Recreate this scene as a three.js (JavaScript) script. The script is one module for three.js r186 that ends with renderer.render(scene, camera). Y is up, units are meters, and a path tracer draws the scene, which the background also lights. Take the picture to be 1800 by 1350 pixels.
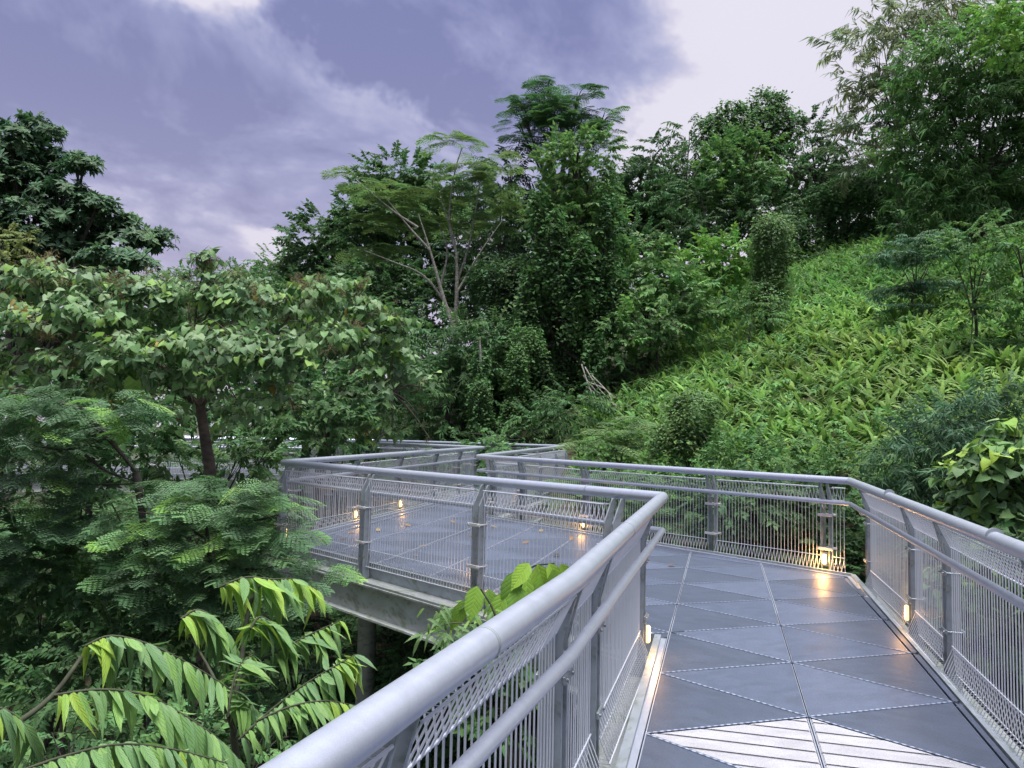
import * as THREE from 'three';
import { mergeGeometries, mergeVertices } from 'three/addons/utils/BufferGeometryUtils.js';
import { RoundedBoxGeometry } from 'three/addons/geometries/RoundedBoxGeometry.js';

// ------------------------------------------------------------------ camera, sky, sun, exposure
const EXPOSURE = 6.2;
const scene = new THREE.Scene();
const FOCAL = 1354, EYE = new THREE.Vector3(0, 1.51, 0);            // focal length in pixels of an 1800 x 1350 frame
const camera = new THREE.PerspectiveCamera(2 * Math.atan(675 / FOCAL) * 180 / Math.PI, 4 / 3, 0.05, 900);
camera.position.copy(EYE);
camera.rotation.order = 'YXZ';
camera.rotation.set(Math.atan(91 / FOCAL), 0, 1.2 * Math.PI / 180);
camera.updateMatrixWorld(true);
const renderer = new THREE.WebGLRenderer({ antialias: true });
renderer.setSize(1024, 768);
renderer.toneMapping = THREE.LinearToneMapping;
renderer.toneMappingExposure = EXPOSURE;
renderer.shadowMap.enabled = true;
const sun = new THREE.DirectionalLight(new THREE.Color(1, 0.98, 0.94), 1.5);
sun.position.set(5, 60, 9);
sun.castShadow = true; sun.shadow.radius = 75;
Object.assign(sun.shadow.camera, { left: -60, right: 60, top: 60, bottom: -60, near: 1, far: 200 });
sun.shadow.mapSize.set(2048, 2048);
scene.add(sun); scene.add(sun.target);

// ------------------------------------------------------------------ numbers
let seed = 7;
const rnd = () => { seed |= 0; seed = seed + 0x6D2B79F5 | 0; let t = Math.imul(seed ^ seed >>> 15, 1 | seed); t = t + Math.imul(t ^ t >>> 7, 61 | t) ^ t; return ((t ^ t >>> 14) >>> 0) / 4294967296; };
const rr = (a, b) => a + (b - a) * rnd();
const pick = (a) => a[Math.floor(rnd() * a.length)];
const clamp = (x, a, b) => Math.min(b, Math.max(a, x));
const sstep = (a, b, x) => { const t = clamp((x - a) / (b - a), 0, 1); return t * t * (3 - 2 * t); };
const lerp = (a, b, t) => a + (b - a) * t;
const V = (x, y, z) => new THREE.Vector3(x, y, z);
const hash3 = (x, y, z) => { let h = Math.imul(x, 374761393) + Math.imul(y, 668265263) + Math.imul(z, 1274126177) | 0; h = Math.imul(h ^ h >>> 13, 1274126177); return ((h ^ h >>> 16) >>> 0) / 4294967296; };
function noise3(x, y, z) {
  const ix = Math.floor(x), iy = Math.floor(y), iz = Math.floor(z), fx = x - ix, fy = y - iy, fz = z - iz;
  const u = fx * fx * (3 - 2 * fx), v = fy * fy * (3 - 2 * fy), w = fz * fz * (3 - 2 * fz);
  const L = (a, b, t) => a + (b - a) * t;
  return L(L(L(hash3(ix, iy, iz), hash3(ix + 1, iy, iz), u), L(hash3(ix, iy + 1, iz), hash3(ix + 1, iy + 1, iz), u), v),
    L(L(hash3(ix, iy, iz + 1), hash3(ix + 1, iy, iz + 1), u), L(hash3(ix, iy + 1, iz + 1), hash3(ix + 1, iy + 1, iz + 1), u), v), w);
}
const fbm3 = (x, y, z, o = 4) => { let s = 0, a = 0.5, n = 0; for (let i = 0; i < o; i++) { s += a * noise3(x, y, z); n += a; a *= 0.5; x = x * 2.03 + 7.1; y = y * 2.03 + 3.7; z = z * 2.03 + 1.3; } return s / n; };

const rough3 = (x, y, z, o) => { let s = 0, a = 0.5, n = 0; for (let i = 0; i < o; i++) { s += a * noise3(x, y, z); n += a; a *= 0.64; x = x * 2.03 + 7.1; y = y * 2.03 + 3.7; z = z * 2.03 + 1.3; } return s / n; };
// ------------------------------------------------------------------ sky: dusk cloud with bright openings, air and clouds only
{
  const W = 4096, H = 2048, data = new Float32Array(W * H * 4);
  const stops = [[0, [0.80, 0.785, 0.90]], [0.3, [0.79, 0.77, 0.89]], [0.40, [0.65, 0.64, 0.80]], [0.54, [0.45, 0.475, 0.69]], [0.74, [0.295, 0.33, 0.57]], [1, [0.195, 0.228, 0.45]]];
  const ramp = (c, out) => { c = clamp(c, 0, 1); let i = 0; while (i < stops.length - 2 && c > stops[i + 1][0]) i++; const t = (c - stops[i][0]) / (stops[i + 1][0] - stops[i][0]); for (let k = 0; k < 3; k++) out[k] = lerp(stops[i][1][k], stops[i + 1][1][k], t); };
  // cloud banks as soft patches: [azimuth, elevation, half width, half height, tilt, amount], degrees, azimuth 0 ahead
  const patches = [[-6, 30, 18, 7, -0.15, 0.46], [-26, 21, 17, 5.5, -0.35, 0.30], [-4, 21, 9, 4, -0.5, 0.20], [37, 24, 22, 15, 0, -0.8], [15, 19, 6, 4, 0.6, -0.4], [6, 27, 7, 6, 0, 0.2], [-26, 29.5, 5.5, 2.6, -0.6, -0.75], [-17, 25.5, 8, 1.5, -0.8, -0.30], [-8, 21, 6, 1.6, -0.7, -0.22], [-15.5, 13.2, 3, 1.3, 0.4, -0.4], [-34, 14, 9, 4, 0, -0.16],
    [-70, 34, 26, 12, -0.2, 0.36], [-112, 24, 18, 8, 0.2, -0.5], [-150, 36, 28, 12, 0.1, 0.34], [165, 20, 20, 8, 0, -0.45], [120, 40, 30, 12, 0, 0.34], [85, 22, 20, 9, 0.2, -0.4], [40, 58, 30, 12, 0, 0.2]];
  const c3 = [0, 0, 0];
  for (let row = 0; row < H; row++) {
    const el = ((row + 0.5) / H - 0.5) * Math.PI, y = Math.sin(el), ce = Math.cos(el), eld = el * 180 / Math.PI;
    for (let col = 0; col < W; col++) {
      const k = (row * W + col) * 4;
      if (y <= 0) { data[k] = 0.42 / EXPOSURE; data[k + 1] = 0.4 / EXPOSURE; data[k + 2] = 0.52 / EXPOSURE; data[k + 3] = 1; continue; }
      const az = ((col + 0.5) / W - 0.5) * 2 * Math.PI, x = Math.cos(az) * ce, z = Math.sin(az) * ce;
      const s = 1 / (y + 0.22), px = x * s, pz = z * s;
      const wx = fbm3(px * 1.1 + 9, 3.1, pz * 1.1, 3) - 0.5, wz = fbm3(px * 1.1, 8.4, pz * 1.1 + 5, 3) - 0.5;
      const qx = px * 0.94 + pz * 0.34, qz = (pz * 0.94 - px * 0.34) * 0.62;       // cloud streets drawn out one way
      let c = 0.55 + (fbm3(qx * 1.5 + wx * 1.1, 0.5, qz * 1.9 + wz * 1.1, 5) - 0.5) * 1.2;
      const fx = qx * 5 + wx * 2.6, fz = qz * 6.5 + wz * 2.6, bil = 1 - Math.abs(rough3(fx, 2.2, fz, 6) - 0.5) * 4, fine = (rough3(fx * 1.5 + 3, 6.1, fz * 1.5, 6) - 0.5);
      c += (bil - 0.6) * 0.26 + fine * 0.72;
      const deg = Math.atan2(x, -z) * 180 / Math.PI;
      for (const [pa, pe, ha, he, tilt, amt] of patches) {
        let da = deg - pa; if (da > 180) da -= 360; if (da < -180) da += 360;
        da *= Math.cos(el); if (Math.abs(da) > ha * 3) continue;
        const de = eld - pe - tilt * da * 0.5, q = (da + wx * 9 + fine * 7) ** 2 / (ha * ha) + (de + wz * 7 + fine * 6) ** 2 / (he * he);
        if (q < 6) c += amt * Math.exp(-q * q * 0.5 - q * 0.3) * 1.15;
      }
      ramp(c, c3);
      const low = Math.exp(-Math.max(0, eld - 6) / 9) * 0.78;
      c3[0] = lerp(c3[0], 0.72, low); c3[1] = lerp(c3[1], 0.64, low); c3[2] = lerp(c3[2], 0.76, low);
      data[k] = c3[0] / EXPOSURE; data[k + 1] = c3[1] / EXPOSURE; data[k + 2] = c3[2] / EXPOSURE; data[k + 3] = 1;
    }
  }
  const t = new THREE.DataTexture(data, W, H, THREE.RGBAFormat, THREE.FloatType);
  t.mapping = THREE.EquirectangularReflectionMapping; t.magFilter = THREE.LinearFilter; t.minFilter = THREE.LinearFilter; t.needsUpdate = true;
  scene.background = t; scene.environment = t;
}
console.log('sky done');

// ------------------------------------------------------------------ shared helpers
const used = {};
const numbered = (n) => { const k = used[n] = (used[n] ?? -1) + 1; return k ? n + '_' + String(k).padStart(3, '0') : n; };
// a point of the place, from the direction of a spot in the photograph and its measured distance ahead
function at(u, v, depth) {
  const d = V((u - 900) / FOCAL, -(v - 675) / FOCAL, -1).applyQuaternion(camera.quaternion);
  return d.multiplyScalar(depth / -d.z).add(EYE);
}
function thing(name, label, category, group) {
  const o = new THREE.Group(); o.name = numbered(name); o.userData = { label, category };
  if (group) o.userData.group = group;
  scene.add(o); return o;
}
function part(name, geo, mat, parent, kind) {
  const m = new THREE.Mesh(geo, mat); m.name = name; m.castShadow = m.receiveShadow = true;
  if (kind) m.userData.kind = kind;
  parent.add(m); return m;
}
function structure(name, geo, mat) { const m = part(name, geo, mat, scene, 'structure'); m.userData.label = undefined; delete m.userData.label; return m; }
const merged = (a) => a.length === 1 ? a[0] : mergeGeometries(a.map((g) => g.index ? g.toNonIndexed() : g));
function box(w, h, d, x = 0, y = 0, z = 0) { const g = new THREE.BoxGeometry(w, h, d); g.translate(x, y, z); return g; }
// tube along points with a radius for each, uv in metres
function sweep(pts, radii, sides = 8, cap = true) {
  const pos = [], nor = [], uv = [], idx = [], n = pts.length;
  let len = 0, ref = V(0, 1, 0);
  for (let i = 0; i < n; i++) {
    const a = pts[Math.max(0, i - 1)], b = pts[Math.min(n - 1, i + 1)], t = b.clone().sub(a).normalize();
    if (i) len += pts[i].distanceTo(pts[i - 1]);
    if (Math.abs(t.dot(ref)) > 0.95) ref = V(0.3, 0.1, 0.95).normalize();
    const s = t.clone().cross(ref).normalize(), w = s.clone().cross(t).normalize(), r = Array.isArray(radii) ? radii[i] : radii;
    for (let k = 0; k <= sides; k++) {
      const an = k / sides * Math.PI * 2, c = s.clone().multiplyScalar(Math.cos(an)).addScaledVector(w, Math.sin(an));
      pos.push(pts[i].x + c.x * r, pts[i].y + c.y * r, pts[i].z + c.z * r); nor.push(c.x, c.y, c.z); uv.push(k / sides * Math.PI * 2 * r, len);
    }
  }
  for (let i = 0; i < n - 1; i++) for (let k = 0; k < sides; k++) { const a = i * (sides + 1) + k, b = a + sides + 1; idx.push(a, b, a + 1, b, b + 1, a + 1); }
  if (cap) for (const e of [0, n - 1]) {
    const a = pts[e], b = pts[e ? e - 1 : 1], t = a.clone().sub(b).normalize(), base = pos.length / 3;
    for (let k = 0; k <= sides; k++) { const q = (e * (sides + 1) + k) * 3; pos.push(pos[q], pos[q + 1], pos[q + 2]); nor.push(t.x, t.y, t.z); uv.push(0, 0); }
    pos.push(a.x, a.y, a.z); nor.push(t.x, t.y, t.z); uv.push(0, 0);
    for (let k = 0; k < sides; k++) e ? idx.push(base + k + 1, base + k, base + sides + 1) : idx.push(base + k, base + k + 1, base + sides + 1);
  }
  const g = new THREE.BufferGeometry();
  g.setAttribute('position', new THREE.Float32BufferAttribute(pos, 3)); g.setAttribute('normal', new THREE.Float32BufferAttribute(nor, 3)); g.setAttribute('uv', new THREE.Float32BufferAttribute(uv, 2)); g.setIndex(idx);
  return g;
}
// flat convex or concave outline pulled to a thickness; outline in (a, b), pulled along c; frame given as three vectors and an origin
function slab(outline, thick, origin, ax, ay, az, bevel = 0) {
  const s = new THREE.Shape(outline.map(([a, b]) => new THREE.Vector2(a, b)));
  const g = new THREE.ExtrudeGeometry(s, { depth: thick - 2 * bevel, bevelEnabled: bevel > 0, bevelSize: bevel, bevelThickness: bevel, bevelOffset: -bevel, bevelSegments: 1 });
  if (bevel) g.translate(0, 0, bevel);
  return g.applyMatrix4(new THREE.Matrix4().makeBasis(ax, ay, az).setPosition(origin));
}
function noiseTexture(size, fn, srgb = false, repeat = 1) {
  const d = new Uint8Array(size * size * 4);
  for (let j = 0; j < size; j++) for (let i = 0; i < size; i++) {
    const c = fn(i / size, j / size), k = (j * size + i) * 4;
    for (let q = 0; q < 3; q++) d[k + q] = clamp((Array.isArray(c) ? c[q] : c) * 255, 0, 255);
    d[k + 3] = 255;
  }
  const t = new THREE.DataTexture(d, size, size); t.wrapS = t.wrapT = THREE.RepeatWrapping; t.magFilter = THREE.LinearFilter; t.minFilter = THREE.LinearMipmapLinearFilter; t.generateMipmaps = true;
  t.repeat.set(repeat, repeat); if (srgb) t.colorSpace = THREE.SRGBColorSpace; t.needsUpdate = true; return t;
}
// noise that repeats without a seam
const tile = (u, v, f, o, s = 0) => { const a = u * Math.PI * 2, b = v * Math.PI * 2, r = f / (Math.PI * 2); return fbm3(Math.cos(a) * r + 11 + s, Math.sin(a) * r + Math.cos(b) * r * 1.7 + 5, Math.sin(b) * r * 1.7 + s, o); };

// ------------------------------------------------------------------ materials of the walkway
const mottle = noiseTexture(512, (u, v) => 0.87 + 0.07 * (tile(u, v, 9, 4) - 0.5) + 0.09 * (hash3(Math.floor(u * 512), Math.floor(v * 512), 4) - 0.5), true, 2.6);
const roughNoise = noiseTexture(256, (u, v) => 0.85 + 0.3 * (tile(u, v, 14, 4, 9) - 0.5), false, 2.1);
const stain = noiseTexture(512, (u, v) => { const a = tile(u, v, 6, 5), b = tile(u, v, 16, 4, 4), m = sstep(0.5, 0.8, b); return [lerp(0.82, 0.66, m) + 0.25 * (a - 0.5), lerp(0.83, 0.69, m) + 0.25 * (a - 0.5), lerp(0.82, 0.60, m) + 0.25 * (a - 0.5)]; }, true, 1.1);
const grit = noiseTexture(512, (u, v) => { const a = hash3(Math.floor(u * 512), Math.floor(v * 512), 3), b = tile(u, v, 8, 5, 2); return 0.8 + 0.14 * (b - 0.5) + 0.30 * (a - 0.5); }, true, 1.3);
const gritBump = noiseTexture(256, (u, v) => hash3(Math.floor(u * 128), Math.floor(v * 128), 5) * 0.6 + 0.4 * tile(u, v, 12, 3, 1), false, 3);
const deckRough = noiseTexture(512, (u, v) => 0.80 + 0.2 * (tile(u, v, 5, 5, 6) - 0.5) + 0.12 * (hash3(Math.floor(u * 256), Math.floor(v * 256), 8) - 0.5), false, 0.5);
const steel = new THREE.MeshStandardMaterial({ color: new THREE.Color(0.44, 0.48, 0.555), metalness: 0.4, roughness: 0.5, map: stain, roughnessMap: roughNoise });
const railSteel = new THREE.MeshStandardMaterial({ color: new THREE.Color(0.57, 0.62, 0.75), metalness: 0.5, roughness: 0.42, map: mottle, roughnessMap: roughNoise });
const plateSteel = new THREE.MeshStandardMaterial({ color: new THREE.Color(0.42, 0.44, 0.46), metalness: 0.3, roughness: 0.6, map: stain, roughnessMap: roughNoise });
const wireSteel = new THREE.MeshStandardMaterial({ color: new THREE.Color(0.58, 0.61, 0.68), metalness: 0.35, roughness: 0.45 });
const clampSteel = new THREE.MeshStandardMaterial({ color: new THREE.Color(0.62, 0.61, 0.62), metalness: 0.5, roughness: 0.4 });
const girderSteel = new THREE.MeshStandardMaterial({ color: new THREE.Color(0.60, 0.63, 0.64), metalness: 0.1, roughness: 0.62, map: stain, roughnessMap: roughNoise });
const deckMats = [[0.072, 0.091, 0.140, 0.60], [0.092, 0.115, 0.178, 0.66], [0.064, 0.082, 0.126, 0.62], [0.084, 0.106, 0.165, 0.58]].map(([r, g, b, ro]) => new THREE.MeshStandardMaterial({ color: new THREE.Color(r * 1.25, g * 1.25, b * 1.25), roughness: ro, metalness: 0, map: grit, roughnessMap: deckRough, bumpMap: gritBump, bumpScale: 0.0006 }));
const skySheenSlat = new THREE.MeshStandardMaterial({ color: new THREE.Color(0.46, 0.46, 0.51), roughness: 0.6, map: grit, bumpMap: gritBump, bumpScale: 0.0006 });  // pale colour stands in for bright sky reflected by the deck grating
const studTex = noiseTexture(256, (u, v) => { const n = 5; const a = (u * n) % 1 - 0.5, b = v - 0.5, h = hash3(Math.floor(u * n), 1, 2) * 0.25; return a * a + b * b < 0.1 ? [0.47 + h * 0.7, 0.51 + h * 0.7, 0.59 + h * 0.7] : [0.36, 0.40, 0.48]; }, true);
const strip = new THREE.MeshStandardMaterial({ color: new THREE.Color(0.75, 0.75, 0.78), roughness: 0.45, map: studTex });
const skySheenBed = new THREE.MeshStandardMaterial({ color: new THREE.Color(0.30, 0.32, 0.38), roughness: 0.6 });  // greyer tone painted for the darker stripes in the sky sheen
const underlay = new THREE.MeshStandardMaterial({ color: new THREE.Color(0.05, 0.055, 0.065), roughness: 0.8 });
const lensMat = new THREE.MeshStandardMaterial({ color: new THREE.Color(0.9, 0.8, 0.6), emissive: new THREE.Color(1, 0.55, 0.16), emissiveIntensity: 0.4, roughness: 0.4 });

// ------------------------------------------------------------------ terrain
const A1 = 15.2 * Math.PI / 180, D1 = [Math.sin(A1), Math.cos(A1)], N1 = [Math.cos(A1), -Math.sin(A1)];   // walkway axis and its right hand, in (x, distance ahead)
const deckY = (x, Z) => { const s = x * D1[0] + Z * D1[1]; return s < 7 ? 0.016 * (s - 7) : s > 11.5 ? 0.018 * (Math.min(s, 21) - 11.5) : 0; };
function groundY(x, Z) {
  const s = 0.6 * (Z < 50 ? Z : 50 + (Z - 50) * 0.1) + 0.8 * Math.min(x, 30);
  let h = -0.5 + 0.463 * (s - 11.2);
  const low = -5.2 + 0.02 * Math.max(0, Z - 20), top = 14.5;
  h = low + Math.log(1 + Math.exp((h - low) * 0.9)) / 0.9;
  h = top - Math.log(1 + Math.exp((top - h) * 0.7)) / 0.7;
  if (Z < 3) h = Math.min(h, lerp(-3.2, h, sstep(-6, 3, Z)));
  return h + 0.7 * (fbm3(x * 0.12 + 4, 1.5, Z * 0.12, 3) - 0.5) + 0.25 * (fbm3(x * 0.6, 4.5, Z * 0.6, 3) - 0.5);
}
{
  const xs = [], zs = [];
  for (let i = -60; i <= 60; i++) xs.push(Math.sign(i) * (Math.abs(i) * 0.6 + Math.pow(Math.abs(i) / 60, 4) * 260) + 4);
  for (let j = -14; j <= 90; j++) zs.push(j < 0 ? j * 1.2 - Math.pow(j / 14, 4) * 60 : j * 0.62 + Math.pow(j / 90, 5) * 330);
  const pos = [], uv = [], idx = [];
  for (const Z of zs) for (const x of xs) { pos.push(x, groundY(x, Z), -Z); uv.push(x * 0.35, Z * 0.35); }
  for (let j = 0; j < zs.length - 1; j++) for (let i = 0; i < xs.length - 1; i++) { const a = j * xs.length + i, b = a + xs.length; idx.push(a, a + 1, b, b, a + 1, b + 1); }
  const g = new THREE.BufferGeometry(); g.setAttribute('position', new THREE.Float32BufferAttribute(pos, 3)); g.setAttribute('uv', new THREE.Float32BufferAttribute(uv, 2)); g.setIndex(idx); g.computeVertexNormals();
  const soil = noiseTexture(512, (u, v) => { const a = tile(u, v, 10, 5, 12), m = sstep(0.45, 0.6, tile(u, v, 22, 4, 15)); return [lerp(0.20, 0.17, m) + 0.2 * (a - 0.5), lerp(0.17, 0.24, m) + 0.2 * (a - 0.5), lerp(0.11, 0.10, m) + 0.12 * (a - 0.5)]; }, true);
  structure('ground', g, new THREE.MeshStandardMaterial({ map: soil, roughness: 0.95, bumpMap: soil, bumpScale: 0.05 }));
}

// ------------------------------------------------------------------ walkway: deck of triangular panels, kerbs, girders, columns
const P1 = [1.18, 5.99], P2 = [3.86, 8.8], P3 = [-0.6, 14.3], P4 = [-3.13, 10.67], P6 = [-0.69, 19.2], P5 = [1.48, 21.5];
const along = (s, w) => [0.5 + D1[0] * s + N1[0] * w, D1[1] * s + N1[1] * w];           // (distance along the near stretch, offset to its right) -> (x, Z)
const sOf = (p) => (p[0] - 0.5) * D1[0] + p[1] * D1[1], wOf = (p) => (p[0] - 0.5) * N1[0] + p[1] * N1[1];
const q7 = [-4.6, 27.1], q8 = [-6.4, 24.2];
const stretches = [
  [along(-3, -0.87), along(-3, 0.87), P2, P1],
  [P1, P2, P3, P4],
  [P4, P3, P5, P6],
  [P6, P5, q7, q8],
  [q8, q7, [-17, 25.6], [-16.5, 22.2]],
];
function clipConvex(poly, win) {
  let out = poly; const area = win.reduce((s, p, i) => { const q = win[(i + 1) % win.length]; return s + p[0] * q[1] - q[0] * p[1]; }, 0), sg = Math.sign(area);
  for (let i = 0; i < win.length && out.length; i++) {
    const a = win[i], b = win[(i + 1) % win.length], side = (p) => sg * ((b[0] - a[0]) * (p[1] - a[1]) - (b[1] - a[1]) * (p[0] - a[0])), inp = out; out = [];
    for (let k = 0; k < inp.length; k++) {
      const p = inp[k], q = inp[(k + 1) % inp.length], sp = side(p), sq = side(q);
      if (sp >= 0) out.push(p);
      if ((sp > 0 && sq < 0) || (sp < 0 && sq > 0)) { const t = sp / (sp - sq); out.push([lerp(p[0], q[0], t), lerp(p[1], q[1], t)]); }
    }
  }
  return out;
}
const polyArea = (p) => Math.abs(p.reduce((s, a, i) => { const b = p[(i + 1) % p.length]; return s + a[0] * b[1] - b[0] * a[1]; }, 0)) / 2;
function inset(poly, d) {                                          // convex outline moved in by d
  const area = poly.reduce((s, p, i) => { const q = poly[(i + 1) % poly.length]; return s + p[0] * q[1] - q[0] * p[1]; }, 0), sg = Math.sign(area);
  let out = poly;
  for (let i = 0; i < poly.length; i++) {
    const a = poly[i], b = poly[(i + 1) % poly.length], l = Math.hypot(b[0] - a[0], b[1] - a[1]); if (l < 1e-4) continue;
    const nx = -(b[1] - a[1]) / l * sg * d, nz = (b[0] - a[0]) / l * sg * d, o = [a[0] + nx, a[1] + nz], e = [b[0] - a[0], b[1] - a[1]], inp = out; out = [];
    const side = (p) => sg * (e[0] * (p[1] - o[1]) - e[1] * (p[0] - o[0]));
    for (let k = 0; k < inp.length; k++) { const p = inp[k], q = inp[(k + 1) % inp.length], sp = side(p), sq = side(q); if (sp >= 0) out.push(p); if ((sp > 0 && sq < 0) || (sp < 0 && sq > 0)) { const t = sp / (sp - sq); out.push([lerp(p[0], q[0], t), lerp(p[1], q[1], t)]); } }
    if (!out.length) return out;
  }
  return out;
}
function prism(poly, thick, lift = 0, rot = 0) {                    // flat piece of deck with real thickness, its top following the gradient
  const n = poly.length, pos = [], uv = [], idx = [], cr = Math.cos(rot), sr = Math.sin(rot);
  const area = poly.reduce((s, p, i) => { const q = poly[(i + 1) % n]; return s + p[0] * q[1] - q[0] * p[1]; }, 0); if (area < 0) poly = poly.slice().reverse();
  const put = (p, dy) => { pos.push(p[0], deckY(p[0], p[1]) + lift + dy, -p[1]); uv.push(p[0] * cr - p[1] * sr, p[0] * sr + p[1] * cr); return pos.length / 3 - 1; };
  const b = 0.004, inner = inset(poly, b), ok = inner.length === n;
  const topPoly = ok ? inner : poly; const T = topPoly.map((p) => put(p, 0));
  for (let i = 1; i < n - 1; i++) idx.push(T[0], T[i], T[i + 1]);
  for (let i = 0; i < n; i++) {
    const p = poly[i], q = poly[(i + 1) % n];
    const a0 = put(p, ok ? -b : 0), a1 = put(q, ok ? -b : 0), c0 = put(p, -thick), c1 = put(q, -thick); idx.push(a0, c0, a1, a1, c0, c1);
  }
  const B = poly.map((p) => put(p, -thick)); for (let i = 1; i < n - 1; i++) idx.push(B[0], B[i + 1], B[i]);
  const g0 = new THREE.BufferGeometry(); g0.setAttribute('position', new THREE.Float32BufferAttribute(pos, 3)); g0.setAttribute('uv', new THREE.Float32BufferAttribute(uv, 2)); g0.setIndex(idx);
  const g = g0.toNonIndexed(); g.computeVertexNormals(); return g;
}
const walkway = new THREE.Group(); walkway.name = 'walkway'; walkway.userData = { kind: 'structure' }; scene.add(walkway);
{
  const HALF = 0.865, PITCH = 1.04, S0 = 4.10;                       // strips 0.865 m wide, one row of triangles every 1.04 m
  const wins = stretches.map((w) => inset(w, 0.0005));
  stretches.forEach((win) => part('support_plate', prism(inset(win, 0.03), 0.03, -0.05), underlay, walkway));
  const pieces = (poly) => { const all = wins.map((w, si) => [clipConvex(poly, w), si]).filter(([c]) => c.length > 2 && polyArea(c) > 0.003); const sum = all.reduce((s, [c]) => s + polyArea(c), 0); return sum > 0.97 * polyArea(poly) ? [[poly, all[0][1]]] : all; };
  for (let lane = -8; lane <= 4; lane++) for (let k = -8; k <= 34; k++) {
    const wa = lane * HALF, wb = wa + HALF, even = ((lane % 2) + 2) % 2;
    // the zigzag has its points on the outer seam of the pair of strips
    const [wTip, wBase] = even ? [wa, wb] : [wb, wa], s = S0 + k * PITCH;
    const tri1 = [along(s, wTip), along(s - PITCH / 2, wBase), along(s + PITCH / 2, wBase)], tri2 = [along(s + PITCH / 2, wBase), along(s, wTip), along(s + PITCH, wTip)];
    [tri1, tri2].forEach((tri, ti) => pieces(tri).forEach(([c, si]) => {
      if (polyArea(c) < 0.008) return;
      if (si === 0 && ti === 0 && k === 0) {                        // striped sky sheen on one grating panel, painted as pale slats with slots
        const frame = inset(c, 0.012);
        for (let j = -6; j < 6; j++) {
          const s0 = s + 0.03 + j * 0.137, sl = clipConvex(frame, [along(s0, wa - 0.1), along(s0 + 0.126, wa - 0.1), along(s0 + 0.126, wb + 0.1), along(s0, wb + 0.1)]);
          if (sl.length > 2 && polyArea(sl) > 0.002) part('sky_sheen_slat', prism(sl, 0.005, 0), skySheenSlat, walkway);
        }
        part('sky_sheen_bed', prism(frame, 0.012, -0.006), skySheenBed, walkway);
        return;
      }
      const pc = inset(c, 0.003); if (pc.length < 3) return;
      const tone = ti === 0 ? (lane + k) % 2 ? 1 : 3 : rnd() < 0.5 ? 0 : 2;
      part('deck_panel', prism(pc, 0.03, 0, ti ? 0.6 : -0.5), deckMats[tone], walkway);
    }));
    for (const [p, q] of [[along(s, wTip), along(s - PITCH / 2, wBase)], [along(s, wTip), along(s + PITCH / 2, wBase)]]) {
      const l = Math.hypot(q[0] - p[0], q[1] - p[1]), nx = -(q[1] - p[1]) / l * 0.012, nz = (q[0] - p[0]) / l * 0.012;
      for (const [c, si] of pieces([[p[0] + nx, p[1] + nz], [q[0] + nx, q[1] + nz], [q[0] - nx, q[1] - nz], [p[0] - nx, p[1] - nz]])) {
        if (polyArea(c) < 0.004 || si > 2) continue;
        const g = prism(c, 0.006, 0.003), P = g.attributes.position, U = g.attributes.uv;
        for (let i = 0; i < P.count; i++) { const dx = P.getX(i) - p[0], dz = -P.getZ(i) - p[1]; U.setXY(i, (dx * (q[0] - p[0]) + dz * (q[1] - p[1])) / l * 5, (dx * nx + dz * nz) / (0.024 * 0.012) + 0.5); }
        part('tread_strip', g, strip, walkway);
      }
    }
  }
  wins.slice(0, 3).forEach((wn) => {
    for (let lane = -8; lane <= 4; lane++) for (const o of [-0.0095, 0.0035]) {   // steel seam between two strips
      const w = lane * HALF + o, c = clipConvex([along(-4, w), along(34, w), along(34, w + 0.006), along(-4, w + 0.006)], wn);
      if (c.length > 2 && polyArea(c) > 0.003) part('seam_bar', prism(c, 0.02, 0.006), railSteel, walkway);
    }
  });
}
console.log('deck done');

// one straight edge of the walkway: kerb, ledge for the posts and girder, from a to b with the deck on the given side
const perp = (a, b, side) => { const l = Math.hypot(b[0] - a[0], b[1] - a[1]); return [(b[1] - a[1]) / l * side, -(b[0] - a[0]) / l * side]; };
function lineBox(a, b, inward, z0, z1, y0, y1, ext0 = 0, ext1 = 0) {
  const l = Math.hypot(b[0] - a[0], b[1] - a[1]), d = [(b[0] - a[0]) / l, (b[1] - a[1]) / l];
  const A = [a[0] - d[0] * ext0, a[1] - d[1] * ext0], B = [b[0] + d[0] * ext1, b[1] + d[1] * ext1];
  const pos = [], uv = [];
  const corner = (p, z, y) => V(p[0] + inward[0] * z, deckY(p[0], p[1]) + y, -(p[1] + inward[1] * z));
  const c = []; for (const p of [A, B]) for (const z of [z0, z1]) for (const y of [y0, y1]) c.push(corner(p, z, y));
  const quad = (i, j, k, m, wu, wv) => { const q = [c[i], c[j], c[k], c[i], c[k], c[m]], t = [[0, 0], [wu, 0], [wu, wv], [0, 0], [wu, wv], [0, wv]]; q.forEach((v, n) => { pos.push(v.x, v.y, v.z); uv.push(t[n][0], t[n][1] + z0 * 7); }); };
  const L = l + ext0 + ext1;
  quad(0, 4, 5, 1, L, y1 - y0); quad(6, 2, 3, 7, L, y1 - y0); quad(1, 5, 7, 3, L, z1 - z0); quad(4, 0, 2, 6, L, z1 - z0); quad(2, 0, 1, 3, z1 - z0, y1 - y0); quad(4, 6, 7, 5, z1 - z0, y1 - y0);
  const g = new THREE.BufferGeometry(); g.setAttribute('position', new THREE.Float32BufferAttribute(pos, 3)); g.setAttribute('uv', new THREE.Float32BufferAttribute(uv, 2)); g.computeVertexNormals(); return g;
}
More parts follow.
